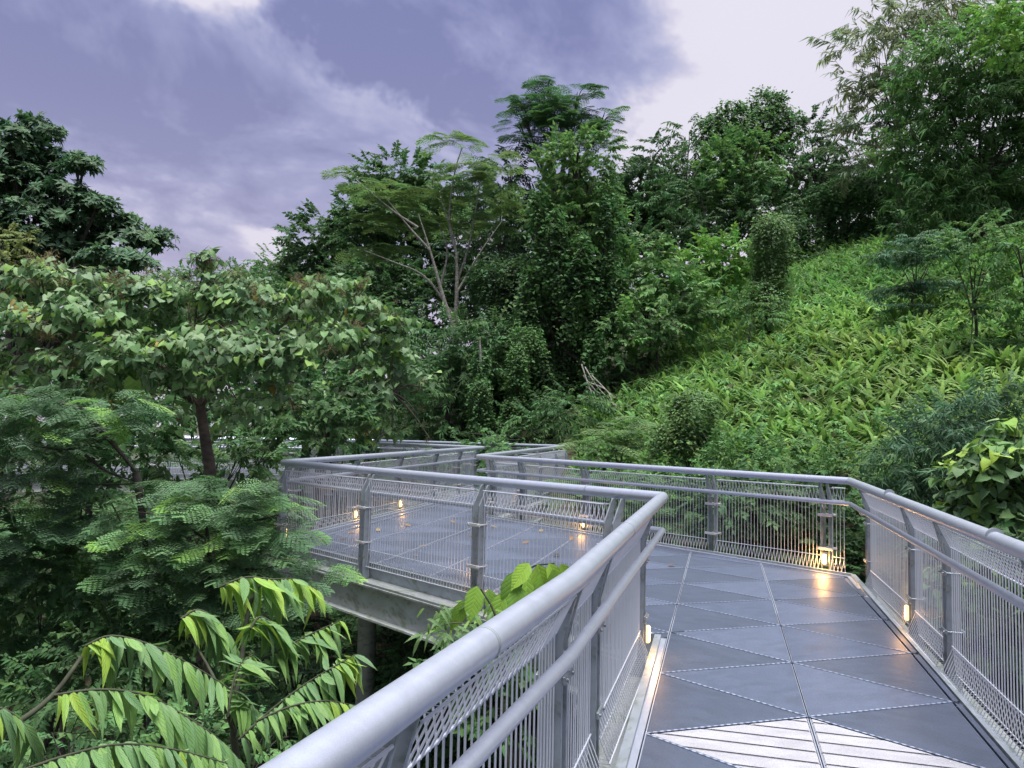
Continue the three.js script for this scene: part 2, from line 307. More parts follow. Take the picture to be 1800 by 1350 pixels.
function edge(a, b, side, girder = true, e0 = 0, e1 = 0) {
  const n = perp(a, b, side);
  part('kerb', lineBox(a, b, n, -0.05, -0.002, -0.13, 0.036, e0, e1), steel, walkway);
  part('kerb_angle', lineBox(a, b, n, -0.0035, 0.035, -0.06, 0.009, e0, e1), railSteel, walkway);
  part('edge_plate', lineBox(a, b, n, -0.235, -0.053, -0.15, -0.132, e0, e1), plateSteel, walkway);
  if (girder) {
    part('girder_flange', lineBox(a, b, n, -0.26, -0.04, -0.175, -0.155, e0, e1), plateSteel, walkway);
    part('girder_web', lineBox(a, b, n, -0.17, -0.155, -0.50, -0.1755, e0, e1), girderSteel, walkway);
    part('girder_flange', lineBox(a, b, n, -0.26, -0.04, -0.522, -0.5005, e0, e1), girderSteel, walkway);
  }
}
const nearL = along(-3, -0.87), nearR = along(-3, 0.87);
edge(nearL, P1, 1); edge(nearR, P2, -1); edge(P2, P3, -1, true, 0, 0); edge(P1, P4, 1, true, -0.06, 0); edge(P4, P6, 1); edge(P3, P5, -1); edge(P5, q7, -1); edge(P6, q8, 1); edge(q8, [-16.5, 22.2], 1); edge(q7, [-17, 25.6], -1);
function beamBetween(a, b, y0, y1, half) { return lineBox(a, b, perp(a, b, 1), -half, half, y0, y1); }
part('cross_beam', beamBetween(along(9.3, -4.2), [3.0, 10.4], -0.62, -0.525, 0.09), girderSteel, walkway);
part('cross_beam', beamBetween([-1.6, 9.6], [1.6, 12.0], -0.80, -0.525, 0.08), girderSteel, walkway);
for (const [x, Z] of [[-1.74, 9.78], [2.2, 11.0], [-0.4, 2.2], [2.9, 3.4], [0.6, 19.6], [-5, 25.6], [-11, 24]]) {
  const y = deckY(x, Z) - 0.525, g = groundY(x, Z) - 0.3;
  part('column', sweep([V(x, y, -Z), V(x, g, -Z)], 0.115, 20), plateSteel, walkway);
}

// ------------------------------------------------------------------ railings
const WIRE = 0.0036;
const lamps = [];
function railing(name, label, verts, side, posts, o = {}) {
  const root = thing(name, label, 'railing', 'railings along the walkway');
  const segs = []; let total = 0;
  for (let i = 0; i < verts.length - 1; i++) { const l = Math.hypot(verts[i + 1][0] - verts[i][0], verts[i + 1][1] - verts[i][1]); segs.push({ a: verts[i], b: verts[i + 1], l, t0: total, n: perp(verts[i], verts[i + 1], side), d: [(verts[i + 1][0] - verts[i][0]) / l, (verts[i + 1][1] - verts[i][1]) / l] }); total += l; }
  const seg = (t) => segs.find((s) => t <= s.t0 + s.l + 1e-6) ?? segs[segs.length - 1];
  const pt = (t, z, y) => { const s = seg(t), q = t - s.t0, x = s.a[0] + s.d[0] * q, Z = s.a[1] + s.d[1] * q; return V(x + s.n[0] * z, deckY(x, Z) + y, -(Z + s.n[1] * z)); };
  const span = o.span ?? [0, total];
  const line = (z, y) => { const ts = [span[0], ...segs.map((s) => s.t0).filter((t) => t > span[0] + 0.01 && t < span[1] - 0.01), span[1]]; return ts.map((t) => pt(t, z, y)); };
  const pipe = (z, y, r) => { const p = line(z, y), g = [sweep(p, r, 18, true)]; for (const e of [p[0], p[p.length - 1]]) { const s = new THREE.SphereGeometry(r * 0.999, 18, 10); s.translate(e.x, e.y, e.z); g.push(s); } return merged(g); };
  part('handrail', pipe(0, 1.075, 0.043), railSteel, root);
  part('lower_rail', pipe(o.lowZ ?? 0, 0.82, 0.0245), railSteel, root);
  posts.forEach(([t], i) => { if (i % 2) return; const q = Math.min(t + 0.35, total - 0.06); part('joint_ring', sweep([pt(q - 0.007, 0, 1.075), pt(q + 0.007, 0, 1.075)], 0.0438, 18, true), steel, root); });
  const profile = [[-0.165, -0.131], [-0.075, -0.131], [-0.075, 0.79], [-0.012, 1.02], [-0.03, 1.035], [-0.062, 1.035], [-0.165, 0.84]];
  posts.forEach(([t, lamp]) => {
    const s = seg(t), along3 = V(s.d[0], 0, -s.d[1]), inw = V(s.n[0], 0, -s.n[1]);
    const g = [];
    for (const q of [-0.052, 0.038]) g.push(slab(profile, 0.014, pt(t, 0, 0).addScaledVector(along3, q), inw, V(0, 1, 0), inw.clone().cross(V(0, 1, 0)).dot(along3) > 0 ? along3 : along3.clone().negate(), 0.003));
    const frame = (geo, z, y, x = 0) => geo.applyMatrix4(new THREE.Matrix4().makeBasis(along3, V(0, 1, 0), along3.clone().cross(V(0, 1, 0))).setPosition(pt(t, z, y).addScaledVector(along3, x)));
    g.push(frame(box(0.1, 0.018, 0.1), -0.12, -0.123));
    const post = part('post', mergeGeometries(g.map((q) => { const w = q.index ? q.toNonIndexed() : q; return w; })), steel, root);
    for (const y of [0.27, 0.66]) {
      const cw = o.clamp ?? 0.18, cm = o.clamp ? steel : clampSteel;
      part('clamp', frame(new RoundedBoxGeometry(cw, 0.032, 0.014, 1, 0.004), -0.068, y), cm, post);
      part('clamp', frame(new RoundedBoxGeometry(cw, 0.032, 0.014, 1, 0.004), -0.175, y), cm, post);
      for (const x of [0.009 - cw / 2 + 0.012, cw / 2 - 0.021]) { const b = new THREE.CylinderGeometry(0.008, 0.008, 0.135, 8); b.rotateX(Math.PI / 2); part('bolt', frame(b, -0.12, y, x), cm, post); }
    }
    const br = sweep([pt(t, -0.12, 0.74), pt(t, -0.03, 0.75), pt(t, o.lowZ ?? 0, 0.80)], 0.011, 8); part('bracket', br, steel, post);
    if (lamp) {
      const l = new RoundedBoxGeometry(0.05, 0.12, 0.03, 3, 0.014), h = frame(new RoundedBoxGeometry(0.062, 0.16, 0.05, 2, 0.008), -0.088, 0.15);
      const holder = part('lamp', h, steel, root);
      part('lamp_lens', frame(l, -0.052, 0.15), lensMat, holder);
      const p = pt(t, -0.012, 0.15); lamps.push([p, lamp]);
    }
  });
  const ts = posts.map((p) => p[0]).concat(o.ends ?? []).sort((a, b) => a - b), Z0 = -0.105;
  for (let i = 0; i < ts.length - 1; i++) {
    const t0 = ts[i] + 0.066, t1 = ts[i + 1] - 0.066, n = Math.max(2, Math.round((t1 - t0) / 0.048)), g = [];
    if (t1 - t0 < 0.15) continue;
    const prof = [[Z0 - 0.004, 0.19], [Z0 + 0.075, 0.0], [Z0 - 0.02, -0.005], [Z0, 0.17], [Z0, 0.845], [Z0 - 0.02, 0.985], [Z0 + 0.075, 0.98], [Z0 + 0.004, 0.835]];
    const sides = (o.fine ?? 6);
    for (let k = 0; k <= n; k++) { const t = lerp(t0 + 0.01, t1 - 0.01, k / n); g.push(sweep(prof.map(([z, y]) => pt(t, z + (k % 3 - 1) * 0.0005, y)), WIRE, sides, false)); }
    for (const [z, y] of [[Z0 + 0.006, 0.185], [Z0 + 0.075, 0.005], [Z0 - 0.02, 0.0], [Z0 + 0.006, 0.84], [Z0 - 0.02, 0.985], [Z0 + 0.078, 0.982]]) g.push(sweep([pt(t0, z, y), pt(t1, z, y)], WIRE * 1.25, sides, true));
    part('mesh_panel', mergeGeometries(g), wireSteel, root);
  }
  return root;
}
const tZ = (verts, Z) => { let t = 0; for (let i = 0; i < verts.length - 1; i++) { const [a, b] = [verts[i], verts[i + 1]], l = Math.hypot(b[0] - a[0], b[1] - a[1]), q = (Z - a[1]) / (b[1] - a[1]); if (q >= 0 && q <= 1) return t + q * l; t += l; } return t; };
const vL = [[-1.05, -0.75], [-0.31, 1.24], [0.22, 2.72], P1];
railing('railing', 'thick tubular steel railing running from the bottom of the picture to the pointed inner corner', vL, 1, [[tZ(vL, -0.4), 0], [tZ(vL, 0.35), 0], [tZ(vL, 1.62), 0], [tZ(vL, 3.0), 0], [tZ(vL, 3.72), 0], [tZ(vL, 5.55), 0.10]], { fine: 7, clamp: 0.14 });
const vR = [[1.42, 0.0], P2];
railing('railing', 'steel railing on the right edge of the near walkway in front of heart-shaped vine leaves', vR, -1, [[tZ(vR, 1.2), 0], [tZ(vR, 2.3), 0], [tZ(vR, 3.75), 0], [tZ(vR, 5.35), 0], [tZ(vR, 6.35), 0.08], [tZ(vR, 8.25), 0]], { clamp: 0.14 });
const len = (v) => Math.hypot(v[1][0] - v[0][0], v[1][1] - v[0][1]);
const vB = [P2, P3], lB = len(vB);
railing('railing', 'back railing of the landing with a bright orange lamp at its right end post', vB, -1, [[0.34, 0.45], [1.95, 0], [4.35, 0.16], [5.9, 0], [lB - 0.35, 0]], { ends: [0.05] });
const vF = [P1, P4], lF = len(vF);
railing('railing', 'front railing of the landing above the grey girder and round column', vF, 1, [[0.42, 0], [2.05, 0.12], [4.05, 0], [lF - 0.25, 0.16]]);
const vT = [P4, P6], lT = len(vT);
railing('railing', 'left railing of the middle stretch leading from landing corner under heart-leaved branches', vT, 1, [[0.5, 0], [2.3, 0.14], [4.1, 0.14], [5.9, 0], [7.4, 0], [lT - 0.3, 0]], { fine: 4 });
const vU = [P3, P5], lU = len(vU);
railing('railing', 'right railing of the middle stretch ending at far corner below fern slope', vU, -1, [[0.4, 0], [2.4, 0.14], [4.3, 0], [6.0, 0], [lU - 0.3, 0]], { fine: 4 });
const vW = [P5, q7], lW = len(vW);
railing('railing', 'farthest railing crossing behind the landing toward the ivy-draped trees', vW, -1, [[0.4, 0], [2.4, 0], [4.4, 0], [6.4, 0], [lW - 0.3, 0]], { fine: 4 });
const vX = [P6, q8], lX = len(vX);
railing('railing', 'front railing of the far stretch hidden partly by hanging heart-shaped leaves', vX, 1, [[0.4, 0], [2.4, 0], [4.4, 0], [6.0, 0], [lX - 0.3, 0]], { fine: 4 });
const vY = [q8, [-16.5, 22.2]], lY = len(vY);
railing('railing', 'pale railing glimpsed through foliage beside the slim brown trunk', vY, 1, [[0.4, 0], [2.4, 0], [4.4, 0], [6.4, 0], [8.4, 0], [lY - 0.3, 0]], { fine: 4 });
const vV = [q7, [-17, 25.6]], lV = len(vV);
railing('railing', 'pale railing behind the one glimpsed through foliage, far side of last stretch', vV, -1, [[0.4, 0], [2.4, 0], [4.4, 0], [6.4, 0], [8.4, 0], [lV - 0.3, 0]], { fine: 4 });
for (const [p, i] of lamps) { const l = new THREE.PointLight(new THREE.Color(1, 0.5, 0.14), i * 0.3, 0, 2); l.position.copy(p); l.castShadow = true; l.shadow.radius = 1; scene.add(l); }
console.log('railings done');

// ------------------------------------------------------------------ leaves: builders for single leaves and sprays
const LV = () => ({ p: [], c: [], uv: [] });
// one leaf: len along +z, width along x, folded along its rib and bent down; shape = where it is widest
function addLeaf(o, m, len, wid, { fold = 0.25, bend = 0.3, wide = 0.4, tone = 1, fine = false, heart = 0, hue = 0 } = {}) {
  const v = [], hw = wid / 2, q = V(0, 0, 0);
  const pt = (x, z, f) => { q.set(x, -bend * z * z / len - (f ? 0 : -fold * Math.abs(x)), z).applyMatrix4(m); return [q.x, q.y, q.z]; };
  const tri = (a, b, c) => { v.push(...a, ...b, ...c); }, uvs = [];
  if (!fine) {
    const B = pt(0, 0, 1), M = pt(0, len * wide, 1), L = pt(-hw, len * wide * 0.9), R = pt(hw, len * wide * 0.9), T = pt(0, len, 1);
    tri(B, M, R); tri(B, L, M); tri(M, T, R); tri(L, T, M);
  } else {
    const N = 9, st = [];
    for (let k = 0; k <= N; k++) { const t = k / N, w = heart ? Math.pow(Math.sin(Math.PI * Math.pow(t * 0.93 + 0.07, 0.52)), 0.8) : Math.pow(Math.sin(Math.PI * Math.pow(t, 0.72)), 0.85); st.push([t - (heart && k < 3 ? [0, 0.14, 0.1][k] : 0), (k === N ? 0 : k === 0 ? (heart ? 0.12 : 0.02) : w) * (t > 0.72 ? lerp(1, 0.45, (t - 0.72) / 0.28) : 1)]); }
    const wave = (k) => 1 + 0.06 * Math.sin(k * 2.3 + len * 3 + wid * 9);
    const rib = st.map(([z], k) => pt(0, Math.max(0, k / N) * len, 1)), Ls = st.map(([z, x], k) => pt(-x * hw * wave(k), z * len)), Rs = st.map(([z, x], k) => pt(x * hw * wave(k + 4), z * len));
    for (let i = 0; i < N; i++) { tri(rib[i], rib[i + 1], Rs[i + 1]); tri(rib[i], Rs[i + 1], Rs[i]); tri(rib[i], Ls[i], Ls[i + 1]); tri(rib[i], Ls[i + 1], rib[i + 1]); const t0 = i / N, t1 = (i + 1) / N, R0 = 0.5 + st[i][1] / 2, R1 = 0.5 + st[i + 1][1] / 2; uvs.push(0.5, t0, 0.5, t1, R1, t1, 0.5, t0, R1, t1, R0, t0, 0.5, t0, 1 - R0, t0, 1 - R1, t1, 0.5, t0, 1 - R1, t1, 0.5, t1); }
    for (const q2 of uvs) o.uv.push(q2);
  }
  for (const x of v) o.p.push(x);
  for (let i = 0; i < v.length / 3; i++) o.c.push(tone * (1 + hue), tone, tone * (1 - hue));
}
function addStick(o, a, b, r, c = [0.7, 0.55, 0.4]) {                // a thin three-sided stalk
  const t = b.clone().sub(a).normalize(), s = t.clone().cross(Math.abs(t.y) > 0.9 ? V(1, 0, 0) : V(0, 1, 0)).normalize(), w = s.clone().cross(t), A = [], B = [];
  for (let k = 0; k < 3; k++) { const an = k * 2.094, d = s.clone().multiplyScalar(Math.cos(an) * r).addScaledVector(w, Math.sin(an) * r); A.push(a.clone().add(d)); B.push(b.clone().addScaledVector(d, 0.6)); }
  for (let k = 0; k < 3; k++) { const j = (k + 1) % 3; for (const q of [A[k], B[k], A[j], B[k], B[j], A[j]]) { o.p.push(q.x, q.y, q.z); o.c.push(...c); } }
}
function finish(o) {
  const g = new THREE.BufferGeometry(); g.setAttribute('position', new THREE.Float32BufferAttribute(o.p, 3)); g.setAttribute('color', new THREE.Float32BufferAttribute(o.c, 3)); if (o.uv.length) g.setAttribute('uv', new THREE.Float32BufferAttribute(o.uv, 2)); g.computeVertexNormals(); return g;
}
const M4 = (pos, fwd, up, roll = 0, scale = 1) => {                   // +z to fwd, +y near up
  const z = fwd.clone().normalize(); let x = up.clone().cross(z); if (x.lengthSq() < 1e-6) x = V(1, 0, 0).cross(z); x.normalize();
  const y = z.clone().cross(x); if (roll) { const c = Math.cos(roll), s = Math.sin(roll), x2 = x.clone().multiplyScalar(c).addScaledVector(y, s), y2 = y.clone().multiplyScalar(c).addScaledVector(x, -s); x.copy(x2); y.copy(y2); }
  return new THREE.Matrix4().makeBasis(x.multiplyScalar(scale), y.multiplyScalar(scale), z.clone().multiplyScalar(scale)).setPosition(pos);
};
const UP = V(0, 1, 0);
const rdir = () => { const z = rr(-1, 1), a = rr(0, 6.2832), r = Math.sqrt(1 - z * z); return V(r * Math.cos(a), z, r * Math.sin(a)); };
// broad-leaved twig, about 1 unit long
function sprayGeo(n, len, wid, droop, opt = {}) {
  const o = LV(), tip = V(0, -droop * 0.5, 1);
  addStick(o, V(0, 0, 0), tip, 0.012, [0.5, 0.4, 0.28]);
  for (let i = 0; i < n; i++) {
    const t = 0.12 + 0.88 * i / (n - 1), side = i % 2 ? 1 : -1, p = V(0, -droop * 0.5 * t * t, t);
    const d = i === n - 1 ? V(0, -droop, 1) : V(side * rr(0.6, 1.1), rr(-droop - 0.25, 0.35 - droop), rr(0.2, 0.8));
    addLeaf(o, M4(p, d, V(rr(-0.35, 0.35), 1, rr(-0.3, 0.3)), rr(-0.5, 0.5)), len * rr(0.75, 1.15), wid * rr(0.8, 1.15), { tone: rr(0.72, 1.25), bend: rr(0.1, 0.5), hue: rr(-0.08, 0.1), ...opt });
  }
  return finish(o);
}
// feathery twice-divided frond, flat, about 1 unit long
function bipinGeo(pairs, leaflets, droop, big = 1) {
  const o = LV(), at1 = (t) => V(0, -droop * t * t, t);
  addStick(o, at1(0), at1(0.5), 0.008, [0.6, 0.6, 0.35]); addStick(o, at1(0.5), at1(1), 0.006, [0.6, 0.6, 0.35]);
  for (let i = 0; i < pairs; i++) for (const side of [-1, 1]) {
    const t = 0.16 + 0.84 * (i + 0.5) / pairs, L = 0.46 * Math.sin(Math.PI * (0.18 + 0.72 * t)) * rr(0.85, 1.1), b = at1(t), d = V(side, -0.18 + rr(-0.12, 0.1), 0.62 + 0.3 * t).normalize(), tone = rr(0.78, 1.2);
    addStick(o, b, b.clone().addScaledVector(d, L), 0.004, [0.55, 0.65, 0.35]);
    for (let k = 0; k < leaflets; k++) for (const q of [-1, 1]) {
      const s = (k + 0.6) / leaflets, p = b.clone().addScaledVector(d, L * s); p.y -= 0.05 * s * s;
      const across = V(-d.z, 0, d.x).multiplyScalar(q).addScaledVector(d, 0.45).add(V(0, rr(-0.25, 0.1), 0)), w = 0.034 * big, l = 0.094 * (0.5 + 0.5 * big) * (1 - 0.35 * s), z = across.normalize(), x = z.clone().cross(UP).normalize();
      const v = [p, p.clone().addScaledVector(z, l * 0.5).addScaledVector(x, w / 2), p.clone().addScaledVector(z, l), p.clone().addScaledVector(z, l * 0.5).addScaledVector(x, -w / 2)];
      for (const j of [0, 1, 2, 0, 2, 3]) { o.p.push(v[j].x, v[j].y, v[j].z); o.c.push(tone, tone, tone); }
    }
  }
  return finish(o);
}
// mat of small leaves that faces +z and hangs
function ivyGeo(n, len, wid) {
  const o = LV();
  for (let i = 0; i < n; i++) {
    const x = rr(-0.5, 0.5), y = rr(-0.5, 0.5), z = rr(-0.16, 0.16);
    addLeaf(o, M4(V(x, y, z), V(rr(-0.6, 0.6), rr(-0.8, 0), rr(0.4, 1)), V(rr(-0.5, 0.5), rr(0.5, 1.2), 0.7)), len * rr(0.6, 1.2), wid * rr(0.7, 1.2), { tone: rr(0.65, 1.3), bend: rr(0, 0.4), hue: rr(-0.1, 0.08) });
  }
  for (let i = 0; i < 3; i++) { const x = rr(-0.4, 0.4); addStick(o, V(x, 0.5, -0.08), V(x + rr(-0.2, 0.2), -0.7, 0), 0.007, [0.45, 0.38, 0.25]); }
  return finish(o);
}
// whorl of leaves at a twig's end
function rosetteGeo(n, len, wid) {
  const o = LV(); addStick(o, V(0, 0, -0.6), V(0, 0, 0.1), 0.02, [0.45, 0.36, 0.25]);
  for (let i = 0; i < n; i++) { const a = i * 2.4, e = rr(-0.2, 0.7); addLeaf(o, M4(V(0, 0, rr(-0.15, 0.1)), V(Math.cos(a), Math.sin(a), e), V(0, 0, 1)), len * rr(0.8, 1.15), wid, { wide: 0.62, tone: rr(0.75, 1.25), bend: rr(0.1, 0.45) }); }
  return finish(o);
}
// narrow leaves in loose fingers
function slimGeo(n, len, wid) {
  const o = LV(); addStick(o, V(0, 0, 0), V(0, -0.12, 1), 0.008, [0.5, 0.42, 0.3]);
  for (let i = 0; i < n; i++) { const t = rnd(), a = rr(0, 6.28); addLeaf(o, M4(V(rr(-0.04, 0.04), -0.12 * t * t, t), V(Math.cos(a) * 0.8, Math.sin(a) * 0.5 - 0.45, rr(0.1, 0.9)), V(rr(-0.4, 0.4), 1, rr(-0.4, 0.4))), len * rr(0.7, 1.2), wid * rr(0.8, 1.2), { tone: rr(0.7, 1.25), bend: rr(0.1, 0.6), wide: 0.45 }); }
  return finish(o);
}
// sword fern: upright arching blades, folded along the rib, with toothed edges
function fernGeo(fronds) {
  const o = LV();
  for (let f = 0; f < fronds; f++) {
    const a = f * 2.4 + rr(-0.5, 0.5), lift = rr(0.7, 1.3), L = rr(0.6, 1.1), dx = Math.cos(a), dz = Math.sin(a), tone = rr(0.65, 1.3), curl = rr(0.35, 0.8), out = rr(0.3, 0.75), W = rr(0.06, 0.095), hue = rr(-0.06, 0.12), N = 7;
    const rib = (t) => V(dx * L * t * (out * 0.5 + out * 0.6 * t), L * (lift * t - curl * t * t), dz * L * t * (out * 0.5 + out * 0.6 * t)), s = V(-dz, 0, dx);
    for (let k = 0; k < N; k++) {
      const t0 = 0.06 + 0.94 * k / N, t1 = 0.06 + 0.94 * (k + 1) / N, w0 = W * Math.pow(Math.sin(Math.PI * (0.12 + 0.86 * t0)), 0.7), w1 = k === N - 1 ? 0 : W * 0.72 * Math.pow(Math.sin(Math.PI * (0.12 + 0.86 * t1)), 0.7), p0 = rib(t0), p1 = rib(t1);
      for (const q of [-1, 1]) {
        const e0 = p0.clone().addScaledVector(s, q * w0).add(V(0, -w0 * 0.35, 0)), e1 = p1.clone().addScaledVector(s, q * w1).add(V(0, -w1 * 0.35, 0)), tn = tone * (1 + 0.06 * q);
        for (const v of w1 > 0 ? [p0, p1, e0, p1, e1, e0] : [p0, p1, e0]) { o.p.push(v.x, v.y, v.z); o.c.push(tn * (1 + hue), tn, tn * (1 - hue)); }
      }
    }
  }
  return finish(o);
}
const leafMat = new THREE.MeshPhysicalMaterial({ color: 0xffffff, vertexColors: true, roughness: 0.93, transmission: 0.45, thickness: 0, side: THREE.DoubleSide, specularIntensity: 0.35, clearcoat: 0.10, clearcoatRoughness: 0.36 });
const glossLeaf = new THREE.MeshPhysicalMaterial({ color: 0xffffff, vertexColors: true, roughness: 0.93, transmission: 0.4, thickness: 0, side: THREE.DoubleSide, specularIntensity: 0.4, clearcoat: 0.2, clearcoatRoughness: 0.38 });
// print of a leaf blade: pale rib and side veins, faint blotches
const veinTex = noiseTexture(256, (u, v) => { const x = Math.abs(u - 0.5) * 2, rib = Math.exp(-x * x * 900), side = Math.pow(Math.abs(Math.cos((v * 9 - x * 2.2) * Math.PI)), 26) * (1 - x * 0.6), bl = tile(u, v, 6, 4, 30) - 0.5; const k = 0.92 + 0.08 * rib + 0.05 * side + 0.16 * bl; return [k + 0.05 * rib, k, k - 0.06 * rib]; }, true);
const veinBump = noiseTexture(256, (u, v) => { const x = Math.abs(u - 0.5) * 2; return 0.8 - 0.5 * Math.exp(-x * x * 500) - 0.3 * Math.pow(Math.abs(Math.cos((v * 9 - x * 2.2) * Math.PI)), 14); });
const veinLeaf = new THREE.MeshPhysicalMaterial({ color: 0xffffff, vertexColors: true, map: veinTex, bumpMap: veinBump, bumpScale: 0.004, roughness: 0.9, transmission: 0.4, thickness: 0, side: THREE.DoubleSide, specularIntensity: 0.4, clearcoat: 0.22, clearcoatRoughness: 0.38 });
const many = (k, f) => Array.from({ length: k }, f);
const KIND = {
  broad: many(4, () => sprayGeo(15, 0.34, 0.20, 0.35)),
  small: many(4, () => sprayGeo(18, 0.23, 0.13, 0.4)),
  long: many(4, () => sprayGeo(15, 0.38, 0.12, 0.5)),
  feather: many(3, () => bipinGeo(5, 5, 0.22, 1.9)),
  ivy: many(3, () => ivyGeo(34, 0.2, 0.16)),
  rosette: many(3, () => rosetteGeo(11, 0.62, 0.25)),
  slim: many(3, () => slimGeo(20, 0.42, 0.07)),
  fern: many(4, () => fernGeo(11)),
};
const barkTex = noiseTexture(256, (u, v) => 0.7 + 0.6 * (tile(u, v, 14, 4, 21) - 0.5), true, 1);
const bark = (r, g, b) => new THREE.MeshStandardMaterial({ color: new THREE.Color(r, g, b), map: barkTex, bumpMap: barkTex, bumpScale: 0.01, roughness: 0.9 });
const BARK = { dark: bark(0.07, 0.06, 0.05), brown: bark(0.13, 0.10, 0.08), pale: bark(0.42, 0.40, 0.35), mossy: bark(0.08, 0.09, 0.05) };

// keeps plants out of the walkway's own space
const inPoly = (p, w) => { let s = 0; for (let i = 0; i < w.length; i++) { const a = w[i], b = w[(i + 1) % w.length], c = Math.sign((b[0] - a[0]) * (p[1] - a[1]) - (b[1] - a[1]) * (p[0] - a[0])); if (s && c && c !== s) return false; s = s || c; } return true; };
const segDist = (p, a, b) => { const dx = b[0] - a[0], dz = b[1] - a[1], t = clamp(((p[0] - a[0]) * dx + (p[1] - a[1]) * dz) / (dx * dx + dz * dz), 0, 1); return Math.hypot(p[0] - a[0] - dx * t, p[1] - a[1] - dz * t); };
const blocked = (p, pad = 0) => p.y > -0.75 - pad && p.y < 2.6 && stretches.some((w) => { const q = [p.x, -p.z]; return inPoly(q, w) || w.some((a, i) => segDist(q, a, w[(i + 1) % w.length]) < 0.3 + pad); });
function foliage(name, geos, list, parent, mat = leafMat) {          // list of [matrix, r, g, b]; one InstancedMesh for each variant, together one part
  const by = geos.map(() => []); list.forEach((e, i) => by[i % geos.length].push(e));
  by.forEach((l, k) => {
    if (!l.length) return;
    const im = new THREE.InstancedMesh(geos[k], mat, l.length); im.name = name; im.castShadow = im.receiveShadow = true; im.userData.kind = 'stuff';
    const c = new THREE.Color(); l.forEach((e, i) => { im.setMatrixAt(i, e[0]); c.setRGB(e[1], e[2], e[3]); im.setColorAt(i, c); });
    parent.add(im);
  });
}
// a wood that reads as one mass
function wood(name, label, category, leaf, Z, lobes, size, color, density = 5) {
  const o = new THREE.Group(); o.name = name; o.userData = { kind: 'stuff', label, category }; scene.add(o); const list = [], k = Z / FOCAL;
  for (const [u, v, ru, rv, dz = 0] of lobes) { const r = (ru + rv) * k / 2; fillLobe(list, at(u, v, Z + dz), ru * k, rv * k, r * 0.8, Math.round(5.3 * r * r * density / (size * size)), size, color); }
  foliage('leaves', KIND[leaf], list, o);
}
// clumps spread through the shell of an uneven lobe
function fillLobe(list, c, rx, ry, rz, n, size, col, o = {}) {
  const lump = o.lump ?? 0.35, f = 1.6 / Math.max(0.6, (rx + ry) / 2);
  for (let i = 0; i < n; i++) {
    const d = rdir(); if (d.y < -0.35 && rnd() < (o.under ?? 0.55)) d.y = -d.y;
    const nn = noise3(c.x + d.x * 2.1 + 50, c.y + d.y * 2.1 + 50, c.z + d.z * 2.1 + 50), r = (1 - lump * 0.5 + lump * (nn - 0.3) * 2) * (0.6 + 0.48 * Math.pow(rnd(), 0.45));
    const p = V(c.x + d.x * rx * r, c.y + d.y * ry * r, c.z + d.z * rz * r);
    if (blocked(p, size * 0.5)) continue;
    const out = V(d.x / rx, d.y / ry, d.z / rz).normalize();
    let m; const s = size * rr(0.7, 1.3);
    if (o.mode === 'flat') { const a = rr(0, 6.28); m = M4(p, V(out.x * 0.8 + Math.cos(a), rr(-0.15, 0.2), out.z * 0.8 + Math.sin(a)), V(rr(-0.25, 0.25), 1, rr(-0.25, 0.25)), 0, s); }
    else if (o.mode === 'drape') { m = M4(p, V(out.x + rr(-0.4, 0.4), 0.25 * out.y + rr(-0.1, 0.35), out.z + rr(-0.4, 0.4)), UP, rr(-0.4, 0.4), s); }
    else if (o.mode === 'up') { m = M4(p, V(out.x * 0.7 + rr(-0.4, 0.4), 0.55 + rr(-0.3, 0.5), out.z * 0.7 + rr(-0.4, 0.4)), out, rr(-0.5, 0.5), s); }
    else m = M4(p, V(out.x + rr(-0.5, 0.5), out.y * 0.5 + rr(-0.5, 0.45), out.z + rr(-0.5, 0.5)), UP, rr(-0.5, 0.5), s);
    const t = rr(0.75, 1.25) * (o.fresh && rnd() < o.fresh ? 1.7 : 1), w = rr(-0.12, 0.14);
    list.push([m, col[0] * t * (1 + w), col[1] * t, col[2] * t * (1 - w)]);
  }
}
function curvePts(pts, n) { const c = new THREE.CatmullRomCurve3(pts); return c.getPoints(n); }
function limb(pts, r0, r1, sides = 6) { const p = curvePts(pts, Math.max(4, pts.length * 3)); return sweep(p, p.map((_, i) => lerp(r0, r1, i / (p.length - 1))), sides, false); }
